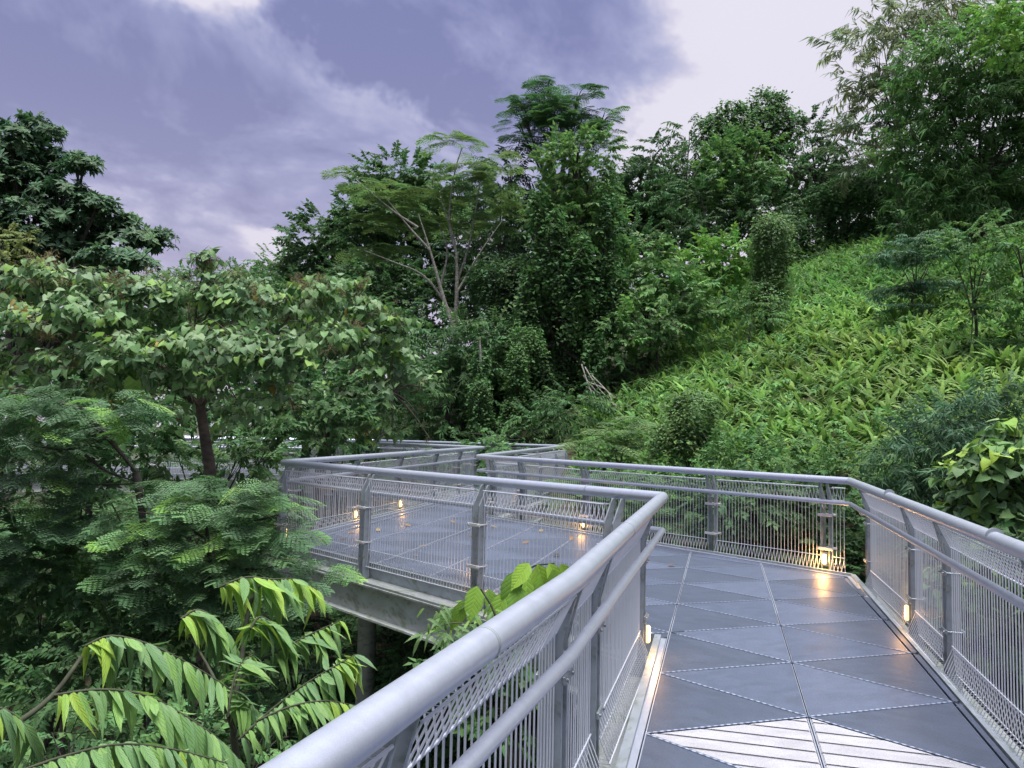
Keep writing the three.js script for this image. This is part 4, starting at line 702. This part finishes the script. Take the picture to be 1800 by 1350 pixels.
// heart-leaved trees
function heartTree(label, Z, lobes, leaf, twigs, trunkPx, forksPx, sprays) {
  const root = thing('heart_leaved_tree', label, 'tree'), list = [], wood = [];
  const pal = [[0.175, 0.325, 0.115], [0.14, 0.28, 0.10], [0.10, 0.215, 0.085], [0.24, 0.42, 0.09], [0.18, 0.30, 0.15], [0.38, 0.28, 0.05], [0.23, 0.35, 0.165]];
  leafyTwigs(Z, lobes, { leaf, twigs, droop: [0.25, 1.2], pick: () => { const r = rnd(); return r < 0.3 ? 0 : r < 0.5 ? 1 : r < 0.66 ? 2 : r < 0.78 ? 3 : r < 0.89 ? 4 : r < 0.895 ? 5 : 6; } }, list, wood);
  leafParts('leaf', HEART, list, pal, root);
  const fork = at(...trunkPx[2], Z), limbs = [], foot = at(...trunkPx[0], Z); foot.y = groundY(foot.x, Z) - 0.2;
  limbs.push(limb([foot, at(...trunkPx[0], Z), at(...trunkPx[1], Z), fork], 0.0085 * Z, 0.006 * Z, 10));
  const forks = forksPx.map(([u, v, dz]) => at(u, v, Z + dz));
  for (const f of forks) limbs.push(limb([fork, fork.clone().lerp(f, 0.5).add(V(0, 0.15, 0)), f], 0.004 * Z, 0.0016 * Z, 6));
  for (const [u, v, , , dz = 0] of lobes) { const t = at(u, v, Z + dz); let best = forks[0]; for (const f of forks) if (f.distanceTo(t) < best.distanceTo(t)) best = f; limbs.push(limb([best, best.clone().lerp(t, 0.5).add(V(0, 0.08, 0.05)), t], 0.0016 * Z, 0.0006 * Z, 5)); }
  part('trunk', mergeGeometries(limbs), BARK.brown, root);
  part('twig', mergeGeometries(wood), BARK.brown, root, 'stuff');
  const spray = many(2, () => { const o = LV(); for (let i = 0; i < 26; i++) { const d = rdir(); d.y *= 0.7; addStick(o, V(0, 0, 0), d.multiplyScalar(rr(0.4, 1)), 0.012, [1, 0.9, 0.75]); const e = d.clone(); for (let j = 0; j < 3; j++) { const f = rdir().multiplyScalar(0.25).add(e); addStick(o, e, f, 0.018, [1.3, 1.2, 1]); } } return finish(o); });
  const dry = []; for (const [u, v, ru, rv, dz = 0] of lobes) for (let i = 0; i < (v > 600 ? 1 : sprays); i++) { const p = at(u + rr(-1, 1) * ru, v + rr(-1, 0.6) * rv, Z + dz + rr(-0.5, 0.3)), t = rr(0.6, 1.3); dry.push([M4(p, rdir(), UP, 0, rr(0.08, 0.15)), 0.20 * t, 0.18 * t, 0.11 * t]); }
  foliage('dry_spray', spray, dry, root);
}
heartTree('spreading tree with heart-shaped leaves, dry brown sprays and slim trunk on the left', 10, [[60, 500, 70, 34, 0.3], [120, 490, 70, 30], [70, 462, 24, 14], [30, 570, 70, 50, -0.4], [130, 570, 100, 50, -0.6], [230, 540, 90, 50], [330, 530, 90, 50, 0.2], [360, 465, 22, 26], [440, 545, 90, 50], [530, 550, 80, 50, 0.3], [590, 600, 50, 40, -0.3], [540, 640, 60, 40, -0.5], [480, 630, 80, 50, -0.6], [380, 620, 90, 50, -0.7], [260, 630, 90, 44, -0.8], [150, 640, 90, 34, -0.6], [40, 640, 60, 30], [330, 680, 60, 30, -0.4], [480, 700, 60, 30, -0.2], [180, 690, 70, 26, -0.3], [90, 705, 80, 34, 0.6], [220, 720, 80, 34, 0.7], [430, 725, 60, 40, 0.6], [300, 735, 40, 26, 0.9], [520, 735, 60, 30, 0.6], [410, 500, 60, 26], [560, 510, 50, 26], [250, 505, 60, 24]], 0.118, 14, [[370, 840], [362, 780], [352, 715]], [[200, 600, -0.3], [340, 600, 0], [480, 600, 0], [90, 590, 0]], 8);
heartTree('heart-leaved tree leaning over the far railings at the right of the slim-trunked one', 15.5, [[600, 520, 44, 34], [636, 495, 12, 18], [650, 550, 50, 30], [695, 560, 30, 20], [610, 590, 60, 40], [690, 620, 44, 40], [640, 650, 60, 40], [710, 680, 40, 40], [745, 680, 22, 26], [640, 710, 60, 36], [735, 730, 40, 28], [580, 700, 50, 40], [690, 755, 60, 22], [755, 770, 20, 18], [560, 750, 40, 26], [620, 760, 40, 16]], 0.17, 12, [[560, 860], [570, 790], [590, 740]], [[620, 650, 0], [690, 690, 0], [620, 560, 0]], 4);
for (const [label, Z, lobes, leaf] of [
  ['shaded shrub below the left side of the heart-leaved crown', 12.5, [[60, 760, 80, 40], [160, 780, 70, 34], [250, 740, 60, 40], [110, 720, 70, 40]], 'broad'],
  ['shaded shrub around the slim trunk of the heart-leaved tree', 13, [[300, 780, 50, 44], [430, 785, 60, 40], [470, 740, 60, 40], [400, 720, 70, 34], [240, 800, 60, 34]], 'small'],
  ['dark low shrub in front of the pale far railings at left', 11.5, [[60, 810, 70, 30], [150, 815, 70, 26], [430, 815, 60, 22], [480, 795, 40, 26], [300, 815, 50, 22]], 'broad'],
  ['shaded shrub below the right side of the heart-leaved crown', 14, [[540, 755, 60, 30], [610, 745, 60, 34], [680, 750, 50, 22], [560, 700, 70, 40]], 'broad'],
]) plant('understory_shrub', label, 'shrub', Z, lobes, { leaf, size: 0.36, color: G.dark, density: 6, trunk: 0.05 });
// feathery tree in front of it
{
  const fronds = many(4, () => bipinGeo(6, 6, 0.2, 1.7));
  const make = (label, Z, lobes, per, size, colors, stems) => {
    const root = thing('feathery_shrub', label, 'shrub'), list = [], k = Z / FOCAL;
    for (const [u, v, ru, rv, dz = 0] of lobes) { const n = Math.round(per * ru * rv / 1000); for (let i = 0; i < n; i++) { const d = rdir(), r = 0.4 + 0.6 * Math.sqrt(rnd()), c = at(u, v, Z + dz), p = V(c.x + d.x * ru * k * r, c.y + d.y * rv * k * r, c.z + d.z * ru * k * r * 0.8), a = rr(0, 6.28); list.push([M4(p, V(Math.cos(a) + d.x, rr(-0.35, 0.12), Math.sin(a) + d.z + 0.5), V(rr(-0.25, 0.25), 1, rr(-0.2, 0.4)), rr(-0.3, 0.3), size * rr(0.75, 1.2)), rnd() < 0.09 ? 3 : Math.floor(rnd() * 3)]); } }
    leafParts('frond', fronds, list, colors, root, 300, false);
    part('branch', mergeGeometries(stems.map(([pts, r]) => limb(pts.map(([u, v, dz]) => at(u, v, Z + (dz ?? 0))), r, r * 0.4, 7))), BARK.dark, root);
  };
  const dark = [[0.082, 0.19, 0.082], [0.10, 0.225, 0.085], [0.070, 0.16, 0.075], [0.21, 0.41, 0.09]];
  make('dark feathery-leaved shrub at the left edge below the heart-leaved crown', 7.6, [[40, 710, 90, 30], [150, 700, 110, 28], [60, 770, 100, 40], [200, 745, 60, 26], [30, 850, 80, 40], [100, 820, 70, 26], [20, 930, 60, 60], [130, 900, 50, 40], [20, 1000, 50, 40]], 11, 0.36, dark, [[[[140, 720], [190, 770], [240, 830]], 0.035], [[[150, 800], [190, 830], [235, 845]], 0.016], [[[140, 850], [190, 852], [240, 850]], 0.014], [[[240, 830], [255, 950], [260, 1100]], 0.04], [[[140, 720], [80, 700], [20, 690]], 0.02], [[[190, 770], [120, 790], [40, 780]], 0.016]]);
  make('layered feathery-leaved shrub brushing the left corner of the landing', 7.4, [[300, 850, 60, 22], [380, 880, 90, 30], [260, 920, 80, 34], [460, 860, 50, 20], [470, 930, 60, 30], [350, 950, 100, 36], [440, 990, 70, 26], [560, 985, 50, 10, 0.8], [505, 900, 16, 30, 0.4], [300, 1000, 90, 40], [400, 1050, 80, 40], [500, 1040, 40, 30]], 12, 0.36, [[0.092, 0.21, 0.080], [0.115, 0.25, 0.085], [0.075, 0.17, 0.072], [0.23, 0.44, 0.09]], [[[[380, 1150], [370, 1000], [360, 900]], 0.03], [[[365, 950], [430, 920], [490, 905]], 0.014], [[[365, 950], [300, 910], [240, 900]], 0.014], [[[370, 1000], [450, 1000], [540, 985, 0.8]], 0.014]]);
}
// shrubs on the low ground under them
const low = (label, Z, lobes, o) => plant('understory_shrub', label, 'shrub', Z, lobes, { trunk: 0.04, density: 6, leaf: 'small', size: 0.34, color: G.dark, ...o });
low('dark shrub filling the gap under the left feathery shrub', 8.6, [[60, 1020, 110, 60], [180, 1000, 90, 60], [120, 1110, 120, 60], [30, 1180, 90, 70]], { leaf: 'broad', color: [0.078, 0.176, 0.065] });
low('shrub of mixed small leaves behind the blurred foreground fronds', 7.6, [[250, 1080, 90, 60], [330, 1130, 90, 60], [220, 1180, 100, 70], [400, 1180, 80, 70], [130, 1250, 100, 60]], { color: G.dark });
low('deep shaded shrub beside the round steel column', 10.5, [[540, 1060, 50, 60], [560, 1130, 50, 70], [500, 1140, 80, 80], [540, 1230, 60, 70], [460, 1060, 60, 50]], { leaf: 'feather', mode: 'flat', size: 0.42, color: G.blue });
low('small-leaved shrub in the dark beneath the landing girder', 9.2, [[750, 1150, 50, 60], [740, 1210, 50, 60], [790, 1110, 50, 30], [760, 1240, 70, 60], [820, 1180, 50, 50]], { leaf: 'small', size: 0.26, color: [0.091, 0.195, 0.078] });
low('leafy shrub at the bottom left corner under the foreground fronds', 4.6, [[90, 1300, 90, 40], [220, 1330, 100, 40], [350, 1330, 80, 40], [460, 1310, 60, 40]], { leaf: 'small', size: 0.22, color: [0.091, 0.208, 0.065], density: 5 });
low('shrub growing against the outside of the near railing', 6.4, [[830, 1180, 60, 50], [900, 1150, 60, 50], [960, 1120, 50, 50], [1010, 1060, 40, 40], [880, 1250, 70, 60]], { leaf: 'broad', size: 0.25, color: G.dark });
// arching compound fronds close to the camera
{
  const root = thing('frond_shrub', 'pale green shrub with long arching compound leaves in the lower left foreground', 'shrub'), stems = [];
  const pal = [[0.16, 0.32, 0.10], [0.13, 0.275, 0.10], [0.26, 0.46, 0.06], [0.20, 0.38, 0.09], [0.32, 0.50, 0.06]];
  const fr = [
    [3.0, [[150, 1135], [190, 1118], [250, 1128], [330, 1165], [410, 1215], [470, 1262]], 0.20, 14, 'start'],
    [2.7, [[95, 1222], [170, 1212], [250, 1220], [320, 1255], [385, 1300], [420, 1335]], 0.20, 12, 'start'],
    [2.3, [[10, 1365], [110, 1330], [210, 1308], [310, 1318], [400, 1342]], 0.17, 11, 'none'],
    [3.3, [[318, 1088], [345, 1072], [375, 1085], [398, 1118], [410, 1160]], 0.20, 8, 'start'],
    [3.5, [[385, 1032], [430, 1015], [480, 1018], [520, 1018], [560, 1038]], 0.24, 9, 'both'],
    [3.3, [[440, 1105], [455, 1085], [480, 1095], [505, 1120]], 0.20, 7, 'start'],
    [3.1, [[420, 1300], [480, 1245], [540, 1200], [590, 1170], [625, 1150]], 0.19, 13, 'end'],
    [3.4, [[460, 1160], [515, 1130], [560, 1108], [600, 1090]], 0.18, 8, 'end'],
    [3.0, [[450, 1268], [510, 1242], [570, 1232], [625, 1240]], 0.15, 8, 'end'],
    [3.1, [[400, 1260], [410, 1200], [425, 1165], [445, 1150]], 0.16, 7, 'none'],
    [2.6, [[-40, 1262], [0, 1245], [40, 1270], [60, 1290]], 0.16, 5, 'none'],
  ];
  for (const [Z, px, L, n, young] of fr) {
    const pts = px.map(([u, v], i) => at(u, v, Z + (i - px.length / 2) * 0.05)), c = new THREE.CatmullRomCurve3(pts);
    stems.push(limb(pts, 0.0055, 0.002, 5));
    const nn = Math.round(n * 2.5); for (let i = 0; i < nn; i++) for (const side of [-1, 1]) {
      const t = clamp((i + 0.4 + side * 0.12) / nn, 0.02, 0.99), p = c.getPoint(t), tan = c.getTangent(t), across = V(-tan.z, 0, tan.x).normalize().multiplyScalar(side);
      const yy = young === 'start' ? 1 - t / 0.38 : young === 'end' ? (t - 0.66) / 0.34 : young === 'both' ? Math.abs(t - 0.48) * 2.2 : 0.08, y = rnd() < yy;
      const fw = across.multiplyScalar(rr(0.6, 1.1)).addScaledVector(tan, rr(0.1, 0.8)).add(V(rr(-0.15, 0.15), -rr(0.15, 0.9), rr(-0.1, 0.2))), s = L * 0.76 * rr(0.68, 1.2) * (0.72 + 0.45 * Math.sin(Math.PI * t));
      const m = part('leaflet', OVATE[Math.floor(rnd() * OVATE.length)], tintMat(pal[y ? (rnd() < 0.6 ? 4 : 2) : pick([0, 1, 0, 3, 3])], true), root); m.applyMatrix4(M4(p, fw, V(0, 1, 0).addScaledVector(tan, rr(-0.2, 0.2)), rr(-0.5, 0.5), s));
    }
  }
  stems.push(limb([at(-60, 1330, 2.7), at(20, 1278, 2.75), at(90, 1225, 2.85), at(160, 1132, 3.0)], 0.014, 0.007, 8));
  stems.push(limb([at(430, 1420, 3.2), at(410, 1270, 3.15), at(425, 1160, 3.3), at(440, 1060, 3.4), at(465, 1015, 3.5)], 0.016, 0.006, 8));
  stems.push(limb([at(415, 1300, 3.15), at(380, 1200, 3.1), at(330, 1110, 3.3)], 0.009, 0.004, 6));
  part('stem', mergeGeometries(stems), BARK.mossy, root);
}
// fresh climber rising between the landing and the near railing
{
  const root = thing('climber', 'climbing plant with big drooping yellow-green leaves outside the near railing', 'plant'), pal = [[0.22, 0.41, 0.05], [0.18, 0.36, 0.05], [0.27, 0.46, 0.05], [0.11, 0.23, 0.06]], list = [], Z = 4.6;
  for (const [u, v, L, ang, c] of [[838, 1030, 0.24, 100, 0], [858, 1035, 0.20, 75, 1], [820, 1055, 0.22, 120, 0], [800, 1072, 0.20, 140, 3], [905, 1005, 0.30, 105, 1], [925, 1000, 0.32, 88, 0], [890, 1040, 0.28, 115, 0], [945, 992, 0.26, 70, 2], [965, 990, 0.22, 60, 2], [930, 990, 0.2, 130, 2], [985, 992, 0.15, 50, 2], [955, 1005, 0.24, 100, 0], [912, 1030, 0.26, 95, 1], [880, 1060, 0.24, 110, 1], [975, 1000, 0.16, 100, 0]]) {
    const a = ang * Math.PI / 180, p = at(u, v, Z + rr(-0.2, 0.2)); list.push([M4(p, V(Math.cos(a) * 0.9, -Math.sin(a), rr(0.1, 0.5)), V(0, 0.35, 1), rr(-0.4, 0.4), L * 0.95), c]);
  }
  leafParts('leaf', [fineLeaf(1, 0.5, { wide: 0.36, fold: 0.25, bend: 0.12 }), fineLeaf(1, 0.42, { wide: 0.4, fold: 0.35, bend: 0.25 })], list, pal, root);
  const small = []; for (let i = 0; i < 90; i++) { const p = at(rr(735, 880), rr(1060, 1140), Z + rr(-0.4, 0.4)); small.push([M4(p, V(rr(-1, 1), rr(-0.9, 0.2), rr(-0.2, 1)), V(0, 0.8, 0.6), 0, rr(0.06, 0.12)), rnd() < 0.3 ? 1 : 3]); }
  leafParts('leaflet', OVATE, small, pal, root, 90);
  part('stem', mergeGeometries([limb([at(900, 1400, Z), at(880, 1200, Z), at(870, 1080, Z), at(845, 1035, Z)], 0.012, 0.005, 6), limb([at(885, 1200, Z), at(905, 1080, Z), at(930, 1000, Z), at(975, 990, Z)], 0.011, 0.004, 6), limb([at(872, 1100, Z), at(800, 1095, Z), at(740, 1110, Z)], 0.006, 0.002, 5)]), BARK.mossy, root);
}
// right-hand side
low('dark narrow-leaved bush behind the right railing corner', 10.8, [[1640, 760, 60, 40], [1600, 810, 50, 40], [1700, 740, 60, 40], [1680, 810, 60, 40], [1760, 720, 50, 40], [1590, 870, 40, 50], [1650, 880, 60, 50], [1740, 790, 50, 50]], { leaf: 'slim', size: 0.34, color: [0.065, 0.150, 0.072], density: 8, trunk: 0.05 });
{
  const root = thing('vine_bush', 'bush of large round yellow-green and green leaves behind the right railing', 'bush'), list = [], wood = [], pal = [[0.14, 0.29, 0.075], [0.11, 0.23, 0.075], [0.24, 0.43, 0.06], [0.085, 0.18, 0.07], [0.30, 0.46, 0.05]];
  leafyTwigs(7.6, [[1760, 830, 60, 50], [1720, 890, 50, 50, 0.3], [1780, 930, 60, 60], [1690, 850, 34, 40, 0.6], [1790, 770, 40, 34, 0.3], [1740, 1000, 80, 60, -0.4], [1690, 1080, 60, 70, -0.6], [1760, 1120, 80, 80, -0.8], [1640, 1010, 40, 60, 0.2], [1850, 900, 60, 120, 0]], { leaf: 0.13, twigs: 17, droop: [0.2, 0.9], rise: 0.25, pick: () => pick([0, 0, 1, 1, 2, 3, 3, 0, 1, 1, 3, rnd() < 0.4 ? 4 : 0]) }, list, wood);
  leafParts('leaf', HEART, list, pal, root);
  part('twig', mergeGeometries(wood), BARK.mossy, root, 'stuff');
}
low('dark shrub seen through the mesh of the right railing', 6.6, [[1720, 1000, 60, 60], [1780, 1060, 60, 70], [1750, 1160, 60, 80], [1820, 1180, 70, 80]], { leaf: 'broad', size: 0.28, color: G.deep, density: 5 });
low('rounded shrub rising behind the back railing of the landing', 15.5, [[1212, 740, 46, 38], [1190, 780, 50, 30], [1230, 790, 50, 30]], { leaf: 'ivy', size: 0.42, mode: 'drape', color: [0.111, 0.215, 0.065], density: 8 });
low('pale fern-like shrub left of the rounded shrub behind the railing', 16.5, [[1075, 765, 46, 24], [1110, 750, 34, 20], [1040, 785, 40, 18], [1120, 790, 50, 20]], { leaf: 'feather', mode: 'flat', size: 0.5, color: [0.117, 0.227, 0.065], density: 7 });
low('spreading shrub right of the rounded shrub along the back railing', 13.5, [[1330, 800, 60, 24], [1390, 815, 50, 20], [1450, 825, 50, 18], [1290, 820, 50, 24], [1500, 830, 40, 22]], { leaf: 'small', size: 0.34, color: G.mid, density: 8 });
low('dark shrub seen through the back railing mesh at its left', 14.2, [[1080, 860, 70, 40], [1020, 870, 50, 40], [1150, 890, 70, 50], [1120, 930, 70, 50]], { leaf: 'feather', mode: 'flat', size: 0.42, color: G.mid });
low('dark shrub seen through the back railing mesh at its right', 12.2, [[1280, 890, 70, 50], [1370, 900, 70, 50], [1450, 920, 60, 50], [1320, 960, 80, 50], [1440, 980, 70, 40]], { leaf: 'broad', size: 0.3, color: G.deep });
// fallen leaves on the landing
{
  const g = fineLeaf(1, 0.55, { fold: 0.3, bend: -0.3 }), pal = [[0.30, 0.17, 0.07], [0.22, 0.13, 0.06], [0.34, 0.25, 0.12]];
  for (const [x, Z] of [[-0.6, 11.6], [-0.2, 12.6], [-1.2, 10.4], [-2.3, 11.0], [-2.0, 11.9], [-1.6, 12.6], [-1.1, 9.6], [0.2, 10.9], [0.9, 11.4], [1.2, 10.6], [0.5, 12.2], [-2.6, 10.7], [-1.9, 10.2], [-0.4, 9.2], [0.6, 9.9], [1.9, 9.3], [-2.4, 11.6], [-0.9, 13.1]]) {
    const o = new THREE.Mesh(g, tintMat(pick(pal), false)); o.name = numbered('fallen_leaf'); o.userData = { label: 'dry brown leaf lying on the grey deck of the landing', category: 'leaf', group: 'fallen leaves on the landing' }; o.castShadow = true;
    o.position.set(x, deckY(x, Z) + 0.012, -Z); o.rotation.set(0, rr(0, 6.28), rr(-0.1, 0.1)); o.scale.setScalar(rr(0.09, 0.15)); scene.add(o);
  }
}
console.log('near plants done');
renderer.render(scene, camera);
